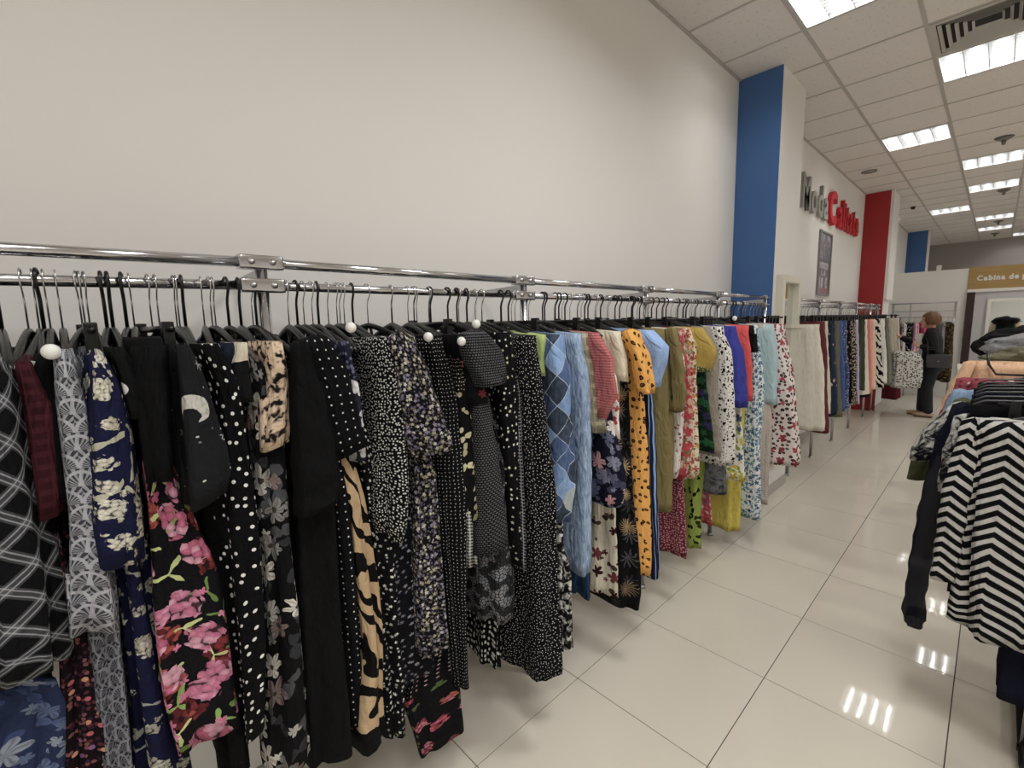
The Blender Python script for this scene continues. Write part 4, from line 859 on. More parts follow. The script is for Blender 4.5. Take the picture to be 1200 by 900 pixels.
  {'k': 'blouse', 'l': 'pale aqua long sleeved blouse', 'p': 'aqua', 'b': [(1.585, 2.005, 2.155, 0.11), (1.339, 2.005, 2.155, 0.158), (1.028, 2.005, 2.155, 0.162)], 'r': 1},
  {'k': 'dress', 'l': 'white dress with red flowers and black leopard patches at the rack end', 'p': 'leopardred', 'b': [(1.585, 2.206, 2.356, 0.12), (1.136, 2.206, 2.356, 0.213), (0.54, 2.206, 2.356, 0.289)], 'r': 1},
  {'k': 'skirt', 'l': 'long cream linen skirt first on the far rack', 'p': 'linen', 'b': [(1.562, 3.374, 3.524, 0.08), (1.087, 3.374, 3.524, 0.133), (0.589, 3.374, 3.524, 0.181)], 'clip': 1, 'r': 2},
  {'k': 'trousers', 'l': 'maroon trousers behind the cream linen skirt', 'p': 'maroon', 'b': [(1.585, 3.683, 3.833, 0.05), (1.14, 3.683, 3.833, 0.091), (0.502, 3.683, 3.833, 0.141)], 'clip': 1, 'r': 2},
  {'k': 'trousers', 'l': 'pale cream trousers on the far rack beside maroon ones', 'p': 'cream', 'b': [(1.585, 3.856, 3.939, 0.05), (0.656, 3.856, 3.939, 0.118)], 'clip': 1, 'r': 2},
  {'k': 'trousers', 'l': 'dark blue jeans with embroidered flowers down the leg', 'p': 'jeansfloral', 'b': [(1.585, 4.046, 4.196, 0.06), (0.628, 4.046, 4.196, 0.129)], 'clip': 1, 'r': 2},
  {'k': 'trousers', 'l': 'grey olive trousers next to the embroidered jeans', 'p': 'oliveg', 'b': [(1.585, 4.239, 4.389, 0.06), (0.561, 4.239, 4.389, 0.133)], 'clip': 1, 'r': 2},
  {'k': 'trousers', 'l': 'mid blue denim trousers on the far rack', 'p': 'denim', 'b': [(1.585, 4.447, 4.575, 0.05), (0.608, 4.447, 4.575, 0.122)], 'clip': 1, 'r': 2},
  {'k': 'skirt', 'l': 'blue grey skirt with small floral speckle on the far rack', 'p': 'bluespeck', 'b': [(1.585, 4.621, 4.771, 0.06), (0.6, 4.621, 4.771, 0.13)], 'clip': 1, 'r': 2},
  {'k': 'trousers', 'l': 'black trousers with pink flowers on the far rack', 'p': 'blackpink', 'b': [(1.585, 4.854, 5.004, 0.05), (0.666, 4.854, 5.004, 0.116)], 'clip': 1, 'r': 2},
  {'k': 'skirt', 'l': 'black skirt with beige spots on the far rack', 'p': 'beigespot', 'b': [(1.585, 5.053, 5.203, 0.06), (0.6, 5.053, 5.203, 0.127)], 'clip': 1, 'r': 2},
  {'k': 'trousers', 'l': 'lilac striped trousers on the far rack', 'p': 'lilacstripe', 'b': [(1.585, 5.276, 5.425, 0.05), (0.569, 5.276, 5.425, 0.118)], 'clip': 1, 'r': 2},
  {'k': 'trousers', 'l': 'dark olive green trousers on the far rack', 'p': 'olivedark', 'b': [(1.585, 5.607, 5.757, 0.06), (0.701, 5.607, 5.757, 0.107)], 'clip': 1, 'r': 2},
  {'k': 'trousers', 'l': 'ivory trousers with black cuffs beside the dark olive pair', 'p': 'ivory', 'b': [(1.585, 5.84, 5.99, 0.05), (0.584, 5.84, 5.99, 0.113)], 'clip': 1, 'r': 2},
  {'k': 'trousers', 'l': 'coral pink trousers on the far rack', 'p': 'coral', 'b': [(1.585, 6.011, 6.161, 0.06), (0.609, 6.011, 6.161, 0.117)], 'clip': 1, 'r': 2},
  {'k': 'trousers', 'l': 'peach trousers beside the coral pink pair', 'p': 'peach', 'b': [(1.585, 6.323, 6.473, 0.06), (0.632, 6.323, 6.473, 0.116)], 'clip': 1, 'r': 2},
  {'k': 'trousers', 'l': 'black and white swirl print trousers on the far rack', 'p': 'swirl', 'b': [(1.585, 6.728, 6.878, 0.06), (0.615, 6.728, 6.878, 0.157)], 'clip': 1, 'r': 2},
  {'k': 'trousers', 'l': 'plain white trousers beside the swirl print pair', 'p': 'white', 'b': [(1.585, 7.171, 7.321, 0.05), (0.629, 7.171, 7.321, 0.127)], 'clip': 1, 'r': 2},
  {'k': 'trousers', 'l': 'grey green trousers beside plain white ones', 'p': 'greygreen', 'b': [(1.585, 7.583, 7.733, 0.05), (0.56, 7.583, 7.733, 0.142)], 'clip': 1, 'r': 2},
  {'k': 'trousers', 'l': 'wide beige trousers near the end of the far rack', 'p': 'beige', 'b': [(1.585, 8.027, 8.177, 0.08), (0.544, 8.027, 8.177, 0.175)], 'clip': 1, 'r': 2},
  {'k': 'trousers', 'l': 'off white trousers last on the far rack', 'p': 'offwhite', 'b': [(1.585, 8.661, 8.811, 0.05), (0.595, 8.661, 8.811, 0.14)], 'clip': 1, 'r': 2},
  {'k': 'skirt', 'l': 'burgundy long skirt hanging low at the end of the far rack', 'p': 'burgundy', 'b': [(1.585, 9.131, 9.237, 0.02), (0.552, 9.131, 9.237, 0.09), (0.13, 9.131, 9.237, 0.094)], 'clip': 1, 'r': 2},
]

USED = set()
def hlabel(pre, lab):
    w_ = lab.split(); 
    for stop in (' beside', ' under', ' between', ' behind', ' below', ' next', ' near', ' hanging', ' at the', ' seen', ' squeezed', ' strewn'):
        if stop in lab and len(lab.split(stop)[0].split()) >= 3 and len(w_)+len(pre.split()) > 16: lab = lab.split(stop)[0]; break
    l = ' '.join((pre+' '+lab).split()[:16])
    if l in USED: return None
    USED.add(l); return l
def hang_all():
    r_ = random.Random(11); n = 0; rackg = []
    for i, g in enumerate(GARMENTS):
        keys = g['b']; far = g['r'] == 2; clip = bool(g.get('clip'))
        yin = (keys[0][1]+keys[0][2])/2
        zn = RZ-.1
        garment(g['k'], g['l'], g['p'], keys, -.18, -.40, zn if not clip else max(zn-.03, keys[0][0]+.02), 100+i, g.get('s'), clip, g.get('t'), bool(g.get('round')), bool(g.get('collar')),
                bin_=.045, nfold=r_.choice((5, 6, 7)), amp=.0075 if g['k'] != 'skirt' else .010, N=40 if far or yin > .9 else 52, price=(i % 11 == 2 and not clip), slant=g.get('sn', 0.0))
        if clip: kd = 'clip'; lb, gr = (('black clip hanger on the far rack holding trousers or a skirt', 'clip hangers on the far rack') if far else ('black clip hanger on the long rack holding a skirt or trousers', 'clip hangers on the long rack'))
        elif yin > -.3: kd = r_.choice(('hookblack', 'shaped')); lb, gr = 'black hanger on the far half of the long rack among bright garments', 'hangers among the bright garments'
        else: kd = r_.choice(('shaped', 'shaped', 'hookblack')); lb, gr = 'black hanger on the near half of the long rack among dark garments', 'hangers among the dark garments'
        hanger(kd, (-.18, yin, RZ-.1), r_.uniform(-.12, .12), hlabel('hanger holding the', g['l']) or lb, gr); rackg.append((yin, g['l']))
    # the many hangers squeezed between the garments
    def spare(kd, y, rz, lb, gr):
        for _, l in sorted((abs(q-y), l) for q, l in rackg)[:2]:
            for pre in ('spare hanger beside the', 'second spare hanger beside the'):
                r = hlabel(pre, l)
                if r: return hanger(kd, (-.18, y, RZ-.1), rz, r, gr)
        return hanger(kd, (-.18, y, RZ-.1), rz, lb, gr)
    for k in range(20):
        spare(r_.choice(('shaped', 'shaped', 'hookblack')), -1.66+.082*k+r_.uniform(-.02, .02), r_.uniform(-.25, .25), 'black hanger on the near half of the long rack among dark garments', 'hangers among the dark garments')
    for k in range(34):
        spare(r_.choice(('hookblack', 'shaped', 'clip')), -.02+.083*k+r_.uniform(-.02, .02), r_.uniform(-.2, .2), 'black hanger on the far half of the long rack among bright garments', 'hangers among the bright garments')
    for k in range(36):
        spare('clip', 3.76+.125*k+r_.uniform(-.02, .02), r_.uniform(-.1, .1), 'black clip hanger on the far rack holding trousers or a skirt', 'clip hangers on the far rack')
    # garments past the left edge of the photograph
    for k, (p, z) in enumerate((('bigspot', .6), ('black2', .5), ('tinygrey', .7))):
        y = -1.78-.09*k
        garment('dress', ('black dress with white spots hanging left of the plaid flannel shirt', 'plain black dress hanging second left of the plaid flannel shirt', 'dark dress with tiny grey flowers leftmost on the long rack')[k], p, [(1.56, y-.04, y+.03, .05), (1.2, y-.04, y+.035, .06), (z, y-.045, y+.04, .07)], -.18, -.4, RZ-.1, 900+k)
        hanger('shaped', (-.18, y, RZ-.1), 0, 'hanger off the left end of the row holding the %s' % ('spotted dress', 'plain dress', 'grey flowered dress')[k], 'hangers among the dark garments')
hang_all()

# ------------------------------------------------------------------ right-hand rack
def right_rack():
    xr = 1.40; zr = 1.44
    t = thing('floor_rack', 'chrome floor rack in the aisle at the right edge holding striped and dark garments', 'clothes rack', (0, 0, 0))
    for y in (.86, 3.4): tubeo('post', [(xr, y, .05), (xr, y, zr+.0)], .014, M['chrome'], t, 12)
    tubeo('base_bar', [(xr, .76, .03), (xr, 3.5, .03)], .018, M['blackplastic'], t, 10)
    for y in (.86, 3.4): tubeo('foot', [(xr-.02, y, .03), (xr+.35, y, .03)], .016, M['blackplastic'], t, 10)
    tubeo('rail', [(xr, .38, zr), (xr, 3.46, zr)], .0125, M['chrome'], t, 12)
    zn = zr-.1; G = 'garments on the right floor rack'
    def add(kind, label, pat, y, b, z0, z1, xl, xr_, seed, sl=None, hk='shaped', flare=.03, neckw=.09, **k):
        xc = (xl+xr_)/2
        keys = [(z0, y-b/2, y+b/2, xr_), ((z0+z1)/2, y-b/2-.003, y+b/2+.003, xr_+flare*.5), (z1, y-b/2-.008, y+b/2+.008, xr_+flare)]
        g_ = garment(kind, label, pat, keys, xc, xl, zn+.0, seed, None, k.pop('clip', False), bin_=b, both=True, yin=y, neckw=neckw, **k)
        if sl:
            rows, vs = sleeve_rows([(z, y-w_/2, y+w_/2, x) for z, w_, x in sl], seed+5, .045); org = g_.location
            link('sleeve', loft(local(rows, org), vs, 'sleeve'), fabric(pat), g_)
        hanger(hk, (xr, y, zr-.1), 0, hlabel('hanger holding the', label) or 'black hanger on the right floor rack', 'hangers on the right floor rack')
        return g_
    add('blouse', 'black and pale grey zigzag striped blouse at the front of the right rack', 'chevron', .58, .07, 1.29, .56, 1.185, 1.60, 501, [(1.28, .03, 1.215), (1.0, .07, 1.185), (.72, .08, 1.175)], flare=.05, neckw=.17, amp=.010, nfold=7, rounded=True)
    add('skirt', 'deep navy long skirt hanging low behind the zigzag blouse', 'navydeep', .665, .04, 1.2, .33, 1.31, 1.6, 502, clip=True, hk='clip')
    nm = ['nearest', 'second', 'third', 'fourth', 'fifth', 'sixth', 'seventh']
    edge = simple('grey_hanger_edge', 0x4a4a4c, .4)
    for k in range(7):
        y = .72+.115*k+.02*(k > 1)
        add('jacket', 'plain black jacket on a slotted hanger, %s of the dark row on the right rack' % nm[k], 'black' if k != 3 else 'navydeep', y, .05, 1.315, .62, 1.165, 1.64, 520+k, None, 'shaped', .02, neckw=.16)
        o = tubeo('jacket_hanger', [(1.172, y-.028, 1.318), (1.20, y-.028, 1.334), (1.3, y-.028, 1.342), (1.6, y-.028, 1.342)], .0032, edge)
        tag(o, 'slim grey edged hanger bar over the %s black jacket of the right rack' % nm[k], 'hanger', 'grey edged hanger bars on the dark jackets')
    add('blouse', 'black and white flower print blouse squeezed beside the zigzag blouse', 'bwfloral', .775, .035, 1.27, .82, 1.175, 1.6, 503, [(1.26, .05, 1.19), (1.1, .06, 1.165), (.98, .06, 1.16)])
    add('blouse', 'navy chiffon blouse with a long sheer sleeve on the right rack', 'navychiffon', .89, .05, 1.27, .55, 1.165, 1.6, 504, [(1.285, .05, 1.18), (1.12, .14, 1.135), (.85, .20, 1.11), (.60, .21, 1.095), (.42, .19, 1.09), (.36, .12, 1.10)])
    add('blouse', 'black blouse with grey flower sleeve above the olive sleeve', 'bwfloral', 1.01, .04, 1.28, .92, 1.165, 1.58, 506, [(1.27, .05, 1.17), (1.15, .08, 1.10), (1.02, .09, 1.06)])
    add('top', 'plain olive blouse with its sleeve end peeking out beside the navy chiffon sleeve', 'oliveplain', 1.12, .04, 1.28, .80, 1.165, 1.55, 505, [(1.27, .05, 1.17), (1.1, .07, 1.08), (.93, .08, 1.045)])
    add('blouse', 'pale denim shirt low behind the dark jackets of the right rack', 'lightdenim', 1.62, .06, 1.25, .7, 1.12, 1.55, 540, [(1.25, .06, 1.14), (1.1, .1, 1.11), (.95, .1, 1.10)])
    add('blouse', 'maroon and cream small print blouse beside the peach blouse', 'mauvered', 1.8, .06, 1.30, .8, 1.12, 1.55, 541, [(1.29, .06, 1.15), (1.1, .1, 1.10), (.95, .1, 1.09)])
    add('blouse', 'peach blouse with ruffled shoulder on the right rack', 'peachblouse', 2.05, .10, 1.37, .85, 1.12, 1.7, 542, [(1.36, .08, 1.16), (1.2, .16, 1.11), (1.08, .18, 1.09)], amp=.014)
    add('top', 'cream loose top behind the peach blouse', 'creamplain', 2.3, .07, 1.33, .8, 1.06, 1.6, 543)
    add('dress', 'black dress with white dots at the back of the right rack', 'polka', 2.75, .08, 1.28, .5, 1.2, 1.6, 544)
    add('dress', 'dark green flowered dress last on the right rack', 'greendark', 3.05, .08, 1.28, .5, 1.2, 1.6, 545)
    # pile thrown over the rack end
    def heap(label, pat, c, sx, sy, sz, seed, kind='jacket'):
        bm = bmesh.new(); bmesh.ops.create_icosphere(bm, subdivisions=4, radius=1)
        for v in bm.verts:
            d = v.co.copy(); k = 1+.22*noise.noise(d*1.7+Vector((seed, 0, 0)))+.13*math.sin(d.x*7+seed+2*d.y)*abs(d.z)+.08*noise.noise(d*5+Vector((seed, 2, 0)))
            v.co = Vector((d.x*sx*k, d.y*sy*k, d.z*sz*k if d.z > 0 else d.z*sz*k*1.1))
        uvl = bm.loops.layers.uv.new('UVMap')
        for f in bm.faces:
            for l in f.loops: l[uvl].uv = (l.vert.co.x+seed, l.vert.co.y+l.vert.co.z)
        o = fin(kind, bm, fabric(pat, .4), None, True); o.location = c; return tag(o, label, kind, None)
    heap('shiny grey satin jacket thrown over the right rack', 'greysatin', (1.42, 2.75, 1.42), .29, .30, .085, 3)
    heap('dark olive folded blouse lying under the grey satin jacket', 'khaki', (1.45, 2.42, 1.37), .27, .22, .06, 5, 'blouse')
    heap('black coat draped over the back end of the right rack', 'black2', (1.38, 3.3, 1.40), .27, .28, .13, 8, 'coat')
    o = tubeo('clothes_hanger', [(1.185, 1.97, 1.43), (1.195, 1.965, 1.36), (1.225, 1.96, 1.31), (1.6, 1.96, 1.31)], .006, M['blackplastic']); tag(o, 'bare black hanger lying against the peach blouse', 'hanger')
right_rack()

# ------------------------------------------------------------------ fitting room front, cross rack
def fitting():
    y = 11.0
    struct(boxo('wall_partition', (WX, .765, y, y+.06, 0, 2.49), M['white']))
    t = thing('shop_sign', 'light oak sign board with white letters over the fitting room', 'sign', (.77, y-.02, 2.09))
    boxo('board', (0, 2.6, 0, .06, 0, .41), M['wood'], t)
    lettering(t, 'Cabina de proba', (.115, -.006, .16), 'x', .125, .004, .006, 1.18, .012, M['white'], .90, .3)
    struct(boxo('trim_4', (.77, 3.4, y-.05, y+.05, 2.035, 2.09), M['white']))
    struct(boxo('trim_5', (.775, .765+.12, y-.06, y+.05, 0, 2.035), M['brown']))
    struct(boxo('wall_fitting', (.885, 3.4, y+.0, y+.06, 0, 2.035), simple('grey_panel', 0xcac8cc, .5)))
    t = thing('fitting_mirror', 'large mirror in a white frame beside the fitting room', 'mirror', (1.06, y-.03, .3))
    for b in ((0, .05, -.02, .03, 0, 1.6), (.95, 1.0, -.02, .03, 0, 1.6), (.05, .95, -.02, .03, 1.55, 1.6), (.05, .95, -.02, .03, 0, .05)): boxo('frame_board', b, M['white'], t)
    boxo('mirror_glass', (.05, .95, .0, .02, .05, 1.55), M['mirror'], t)
    o = boxo('wall_box', (.0, .07, -.04, .04, 0, .10), M['white'], None, bev=.004); o.location = (.30, y+.03, 2.49); tag(o, 'small white box standing on top of the white partition', 'box')
    # cross rack behind the woman
    t = thing('two_tier_rack', 'black two tier rack standing across the aisle before the white partition', 'clothes rack', (0, 10.62, 0))
    dk = simple('dark_rack_metal', 0x2a2a2d, .35, .8)
    for x, yy in ((-.28, 0), (.0, 0), (.64, 0), (-.28, .22), (.64, .22)):
        tubeo('post', [(x, yy, 0), (x, yy, 1.86)], .010, M['steel'], t, 8)
    for yy, z in ((0, 1.86), (.22, 1.86), (0, 1.58), (.22, 1.7)): tubeo('rail', [(-.3, yy, z), (.66, yy, z)], .009, M['steel'], t, 8)
    for x in (-.28, .64): tubeo('cross_bar', [(x, 0, 1.86), (x, .22, 1.86)], .009, M['steel'], t, 8)
    def gx(kind, label, pat, x, b, z0, z1, seed, y0=10.36, y1=10.72):
        # garments hang across a rail that runs along x: build along y then turn
        keys = [(z0, -b/2, b/2, .19), ((z0+z1)/2, -b/2, b/2, .20), (z1, -b/2-.01, b/2+.01, .21)]
        g_ = garment(kind, label, pat, keys, 0, -.19, 1.53, seed, None, kind in ('skirt', 'trousers'), bin_=b, both=True, yin=0, N=32)
        g_.location = (x, 10.62, 1.53); g_.rotation_euler = (0, 0, -PI/2+.35)
        hanger('clip' if kind in ('skirt', 'trousers') else 'shaped', (x, 10.62, 1.48), -PI/2+.35, hlabel('hanger holding the', label), 'hangers on the cross rack')
    gx('blouse', 'dark blouse first at the left of the cross rack', 'black', -.2, .07, 1.44, 1.0, 601)
    gx('blouse', 'white blouse with red flower on the cross rack', 'whitered', -.1, .07, 1.44, .85, 602)
    gx('trousers', 'black trousers with a white spot print on the cross rack', 'bigspot', -.02, .08, 1.46, .28, 603)
    gx('blouse', 'pink and white striped blouse on the cross rack', 'pinkwhite', .08, .08, 1.45, .9, 604)
    gx('top', 'black strappy top beside the bright pink one', 'black', .31, .05, 1.22, .8, 605)
    gx('top', 'bright pink top in front of the face of the woman', 'hotpink', .20, .08, 1.46, 1.05, 606)
    gx('skirt', 'purple skirt partly hidden by the spotted blouse the woman holds', 'purple', .02, .05, 1.2, .7, 607)
    gx('dress', 'brown leopard print long dress behind the woman', 'leopardbrown', .56, .12, 1.45, .35, 608)
    gx('blouse', 'pale grey blouse behind the head of the woman', 'greysatin', .46, .07, 1.47, .9, 609)
fitting()

# ------------------------------------------------------------------ the woman
def skin_mesh(nodes, edges, name, sub=2, vox=None):
    """nodes: {key:(co, radius)}; first key is the root"""
    ks = list(nodes); me = bpy.data.meshes.new(name); me.from_pydata([nodes[k][0] for k in ks], [(ks.index(a), ks.index(b)) for a, b in edges], [])
    o = bpy.data.objects.new(name, me); C.objects.link(o)
    o.modifiers.new('s', 'SKIN').use_smooth_shade = True
    lay = me.skin_vertices[0].data
    for i, k in enumerate(ks):
        r = nodes[k][1]; lay[i].radius = r if isinstance(r, tuple) else (r, r); lay[i].use_root = (i == 0)
    if sub: m = o.modifiers.new('u', 'SUBSURF'); m.levels = sub; m.render_levels = sub
    dg = bpy.context.evaluated_depsgraph_get(); dg.update(); r = bpy.data.meshes.new_from_object(o.evaluated_get(dg))
    bpy.data.objects.remove(o); return r
def chain(nodes, edges, pts, pre, start=None):
    prev = start
    for i, (p, r) in enumerate(pts):
        k = '%s%d' % (pre, i); nodes[k] = (p, r)
        if prev: edges.append((prev, k))
        prev = k
    return prev
def joinme(name, meshes, vox):
    bm = bmesh.new()
    for m_ in meshes: bm.from_mesh(m_)
    me = bpy.data.meshes.new(name); bm.to_mesh(me); bm.free()
    o = bpy.data.objects.new(name, me); C.objects.link(o); m = o.modifiers.new('r', 'REMESH'); m.mode = 'VOXEL'; m.voxel_size = vox; m.use_smooth_shade = True
    sm = o.modifiers.new('sm', 'SMOOTH'); sm.iterations = 2; sm.factor = .5
    dg = bpy.context.evaluated_depsgraph_get(); dg.update(); r = bpy.data.meshes.new_from_object(o.evaluated_get(dg)); bpy.data.objects.remove(o); return r
def bmm(f):
    bm = bmesh.new(); f(bm); me = bpy.data.meshes.new('t'); bm.to_mesh(me); bm.free(); return me
def hand(wrist, dirv, palm_n, curl, s_=1.0):
    """hand meshes: palm and five separate bent fingers"""
    d = Vector(dirv).normalized(); n = Vector(palm_n).normalized(); sd = d.cross(n).normalized(); wv = Vector(wrist); out = []
    nodes = {}; ed = []
    chain(nodes, ed, [(wv, (.024, .02)), (wv+d*.04, (.034, .017)), (wv+d*.08, (.038, .016))], 'p'); out.append(skin_mesh(nodes, ed, 'palm', 2))
    for i, (off, ln) in enumerate(((-.028, .07), (-.010, .08), (.010, .076), (.027, .06))):
        b = wv+d*.075+sd*off; nodes = {}; ed = []; pts = [(b, .0095)]; dd = d.copy()
        for k in range(3):
            dd = (Matrix.Rotation(curl*(.5+.35*k), 3, sd) @ dd).normalized(); b = b+dd*ln/3*(1.15-.15*k); pts.append((b, .009-.0012*k))
        chain(nodes, ed, pts, 'f'); out.append(skin_mesh(nodes, ed, 'finger', 1))
    b = wv+d*.03-sd*.026; td = (d*.7-sd*.7-n*.15*0).normalized(); nodes = {}; ed = []
    chain(nodes, ed, [(b, .012), (b+td*.03, .0115), (b+(td*.8+d*.4).normalized()*.055, .0095)], 't'); out.append(skin_mesh(nodes, ed, 'thumb', 1))
    return out
def woman():
    # local frame: she faces -X, her left side towards -Y; feet at z = 0
    t = thing('person', 'woman with a brown bob in black cardigan and trousers reaching for clothes', 'person', (.52, 8.32, 0))
    skin = S('skin', .5, 0, .4).col(0xd9a88c).mat; black = simple('black_knit', 0x121216, .9); trou = simple('dark_navy_trouser', 0x12141d, .85)
    hairm = S('brown_hair', .45, 0, .5); hairm.col(hairm.ramp(hairm.noise(hairm.vm('MULTIPLY', hairm.obj(), (60, 60, 9)), 1.2, 3), [0x3a2416, 0x6e4a2c, 0x55351f], False)); hairm = hairm.mat
    hips = Vector((.03, 0, .86)); chest = Vector((.0, 0, 1.22)); neck = Vector((-.015, 0, 1.40))
    shL, shR = Vector((.0, -.175, 1.335)), Vector((-.02, .17, 1.335))
    elL, wrL = Vector((.07, -.215, 1.08)), Vector((-.10, -.19, 1.14))
    elR, wrR = Vector((-.20, .17, 1.15)), Vector((-.375, .08, 1.265))
    hipL, knL, anL = Vector((.03, -.09, .83)), Vector((.0, -.09, .46)), Vector((.04, -.09, .08))
    hipR, knR, anR = Vector((.03, .09, .83)), Vector((-.05, .09, .46)), Vector((-.06, .09, .08))
    def cap(bm, pts):
        pts = [(Vector(p), r if isinstance(r, tuple) else (r, r)) for p, r in pts]; rings = []
        for i, (p, r) in enumerate(pts):
            d = (pts[min(i+1, len(pts)-1)][0]-pts[max(i-1, 0)][0]).normalized()
            a = Vector((0, 1, 0)) if abs(d.y) < .8 else Vector((1, 0, 0)); u = d.cross(a).normalized(); v = u.cross(d).normalized()
            if u.x < 0: u = -u
            rings.append([bm.verts.new(p+u*math.cos(2*PI*k/20)*r[0]+v*math.sin(2*PI*k/20)*r[1]) for k in range(20)])
        for q, w_ in zip(rings, rings[1:]):
            for k in range(20): bm.faces.new((q[k], q[(k+1) % 20], w_[(k+1) % 20], w_[k]))
        bm.faces.new(rings[0][::-1]); bm.faces.new(rings[-1])
        for i in (0, -1): ball(bm, pts[i][0], 1, pts[i][1][0], pts[i][1][1], min(pts[i][1])*.9, 16, 10)
        bmesh.ops.recalc_face_normals(bm, faces=bm.faces[:])
    def torso(gr, legs, arms, top=True):
        def f(bm):
            cap(bm, [(hips, (.115+gr, .155+gr)), (Vector((.025, 0, .95)), (.115+gr, .150+gr)), (Vector((.02, 0, 1.05)), (.105+gr, .135+gr)), (chest, (.118+gr, .155+gr)), (Vector((-.005, 0, 1.32)), (.085+gr, .145+gr)), (Vector((-.008, 0, 1.365)), (.06+gr, .10+gr))])
            if top: cap(bm, [(Vector((-.005, 0, 1.33)), .058), (neck, .05), (Vector((-.02, 0, 1.48)), .048)])
            for sh, el, wr in ((shL, elL, wrL), (shR, elR, wrR)):
                cap(bm, [(sh, .056+gr), (sh.lerp(el, .5), .048+gr), (el, .041+gr), (el.lerp(wr, .5), .037+gr), (el.lerp(wr, .9 if gr else 1), .027+gr*1.2)])
            if legs:
                for hp, kn, an in ((hipL, knL, anL), (hipR, knR, anR)):
                    g2 = .016 if gr else 0; lo = an+Vector((0, 0, .02 if gr else 0))
                    cap(bm, [(hp+Vector((0, 0, .03)), .088+g2), (hp.lerp(kn, .5), .074+g2), (kn, .056+g2), (kn.lerp(an, .35), .053+g2), (lo, .036+g2*1.4)])
        return bmm(f)
    hc = Vector((-.04, 0, 1.535))
    def head(bm):
        bmesh.ops.create_uvsphere(bm, u_segments=28, v_segments=20, radius=1)
        for v in bm.verts:
            x, y, z = v.co
            jaw = 1-.26*max(0, -z)**1.4; v.co = Vector((x*.098*(1 if x > 0 else .95)*(1-.10*max(0, -z)), y*.076*jaw, z*.118))
            if x < 0 and z < 0: v.co.x -= .012*(-z)
            v.co += hc
    def feat(bm):
        ball(bm, hc+Vector((-.1, 0, -.012)), .017, 1.1, .75, 1.5)      # nose
        ball(bm, hc+Vector((-.092, 0, .03)), .02, .6, 1.9, .5)         # brow
        ball(bm, hc+Vector((-.096, 0, -.055)), .016, .7, 1.5, .55)     # lips
        ball(bm, hc+Vector((-.088, 0, -.095)), .024, .9, 1.1, .8)      # chin
        for s_ in (-1, 1): ball(bm, hc+Vector((.008, s_*.076, -.01)), .026, .6, .35, 1.1); ball(bm, hc+Vector((-.07, s_*.042, -.025)), .028, .8, .8, .8)
    parts = [torso(0, True, True), bmm(head), bmm(feat)]+hand(wrL, (-1, .1, .35), (0, -.3, 1), .75)+hand(wrR, (-.9, -.25, .55), (0, -1, .2), .6)
    o = link('body', joinme('body', parts, .0065), skin, t)
    for s_, nm in ((-1, 'eye'), (1, 'eye')):
        bm = bmesh.new(); ball(bm, hc+Vector((-.088, s_*.034, .006)), .011, .7, 1, .75); e = fin('eye', bm, simple('eye_white', 0xd8d4d0, .3), t, True)
        bm = bmesh.new(); ball(bm, hc+Vector((-.0945, s_*.035, .006)), .0058, .6, 1, 1); fin('iris', bm, simple('iris', 0x20140e, .2), e, True)
        bm = bmesh.new(); ball(bm, hc+Vector((-.093, s_*.036, .028)), .012, .4, 1.4, .3); fin('eyebrow', bm, hairm, t, True)
    bm = bmesh.new(); ball(bm, hc+Vector((-.105, 0, -.055)), .012, .5, 1.6, .55); fin('lips', bm, simple('lips', 0xa8554e, .4), t, True)
    # bob of hair: a cap with a fringe side and a rounded lower edge
    bm = bmesh.new(); bmesh.ops.create_uvsphere(bm, u_segments=40, v_segments=26, radius=1); kill = []
    for v in bm.verts:
        x, y, z = v.co
        face = x < -.45 and z < .42-.25*abs(y) and abs(y) < .80
        low = z < -.62
        k = 1+.05*noise.noise(Vector((x*3, y*3, z*2)))+.018*math.sin(18*math.atan2(y, x))*(1-abs(z))
        v.co = hc+Vector((x*.125*k+.012, y*.105*k*(1.05 if z < 0 else 1), z*.135*k+.012))
        if face or low: kill.append(v)
    bmesh.ops.delete(bm, geom=kill, context='VERTS')
    ex = bmesh.ops.solidify(bm, geom=bm.faces[:], thickness=.012)
    fin('hair', bm, hairm, t, True)
    # clothing
    link('cardigan', joinme('cardigan', [torso(.017, False, True, False)], .009), black, t)
    def legs_(bm):
        cap(bm, [(hips+Vector((0, 0, -.08)), (.135, .165)), (hips+Vector((0, 0, .06)), (.125, .162))])
        for hp, kn, an in ((hipL, knL, anL), (hipR, knR, anR)):
            cap(bm, [(hp+Vector((0, 0, .0)), .104), (hp.lerp(kn, .5), .09), (kn, .074), (kn.lerp(an, .5), .068), (an+Vector((0, 0, .03)), .062)])
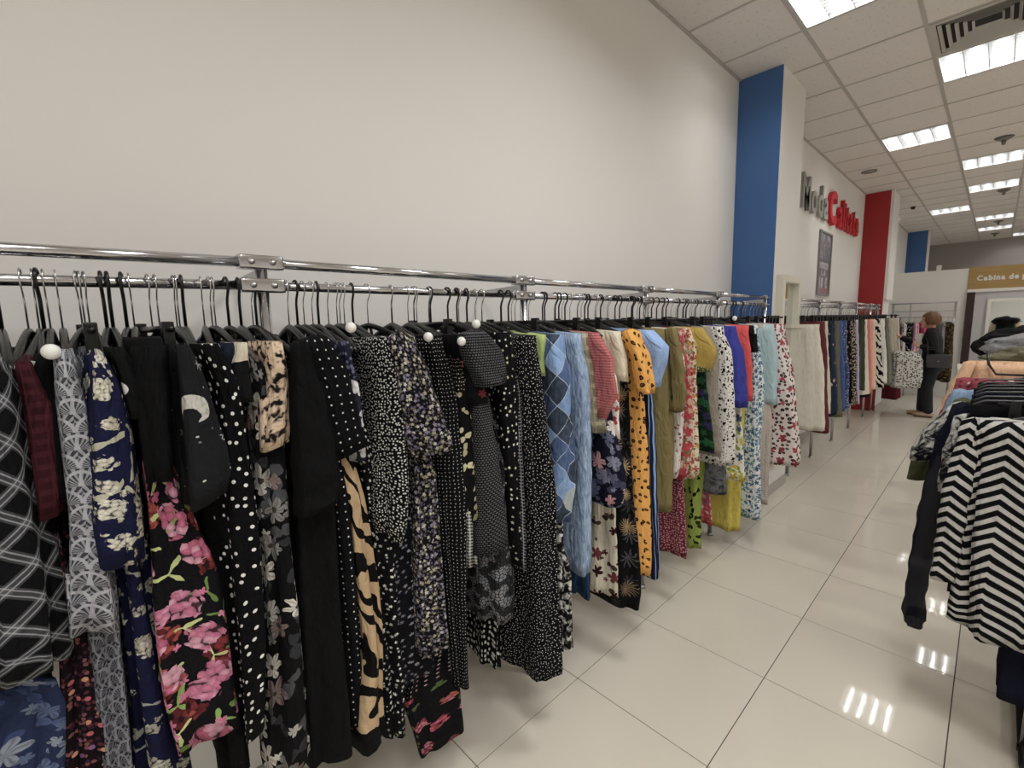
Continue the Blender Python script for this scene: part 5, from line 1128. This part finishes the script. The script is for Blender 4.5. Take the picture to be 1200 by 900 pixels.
    link('trousers', joinme('trousers', [bmm(legs_)], .009), trou, t)
    for an in (anL, anR):
        bm = bmesh.new(); ball(bm, Vector((an.x-.06, an.y, .042)), .05, 2.5, .9, .75, 18, 10)
        for v in bm.verts: v.co.z = max(v.co.z, .012); v.co.y = an.y+(v.co.y-an.y)*(1-.25*max(0, (an.x-.06-v.co.x)/.12))
        sh_ = fin('shoe', bm, simple('beige_shoe', 0xb49a80, .6), t, True)
        boxo('sole', (an.x-.17, an.x+.06, an.y-.036, an.y+.036, 0, .014), simple('shoe_sole', 0x5a4a3c, .7), sh_, bev=.006)
    bm = bmesh.new(); tube(bm, [t.location*0+p for p in (Vector((-.13, -.10, 1.33)), Vector((-.15, -.16, 1.22)), Vector((-.12, -.2, 1.12)))], .02, 8, 2.2); fin('scarf', bm, simple('pale_scarf', 0xb9b4ac, .8), t, True)
    # handbag and the blouse over her arm
    b = thing('handbag', 'dark grey leather shoulder bag with flap at the hip of the woman', 'handbag', (.64, 8.06, .82)); bgm = simple('dark_grey_leather', 0x3c3c42, .4)
    bm = bmesh.new(); box(bm, -.14, .14, -.05, .05, 0, .19, bev=.025); fin('bag_body', bm, bgm, b, True)
    bm = bmesh.new(); box(bm, -.142, .142, -.057, -.048, .07, .195, bev=.004); box(bm, -.142, .142, -.05, .05, .185, .197, bev=.004); fin('flap', bm, bgm, b)
    bm = bmesh.new(); ball(bm, (0, -.06, .1), .012); fin('clasp', bm, M['chrome'], b, True)
    tubeo('strap', [(-.13, 0, .18), (-.14, .01, .3), (-.16, .06, .45), (-.14, .14, .515)], .008, bgm, b, 6, 1.6)
    g_ = garment('blouse', 'white blouse with black leopard spots held over the arm of the woman', 'leopardwhite', [(1.06, -.07, .07, .11), (1.0, -.10, .10, .165), (.9, -.11, .11, .19), (.62, -.12, .12, .20), (.48, -.11, .11, .18)], 0, -.17, 1.09, 700, None, False, bin_=.14, both=True, yin=0, neckw=.08)
    g_.location = (.27, 8.02, 1.09); g_.rotation_euler = (0, 0, .15)
woman()
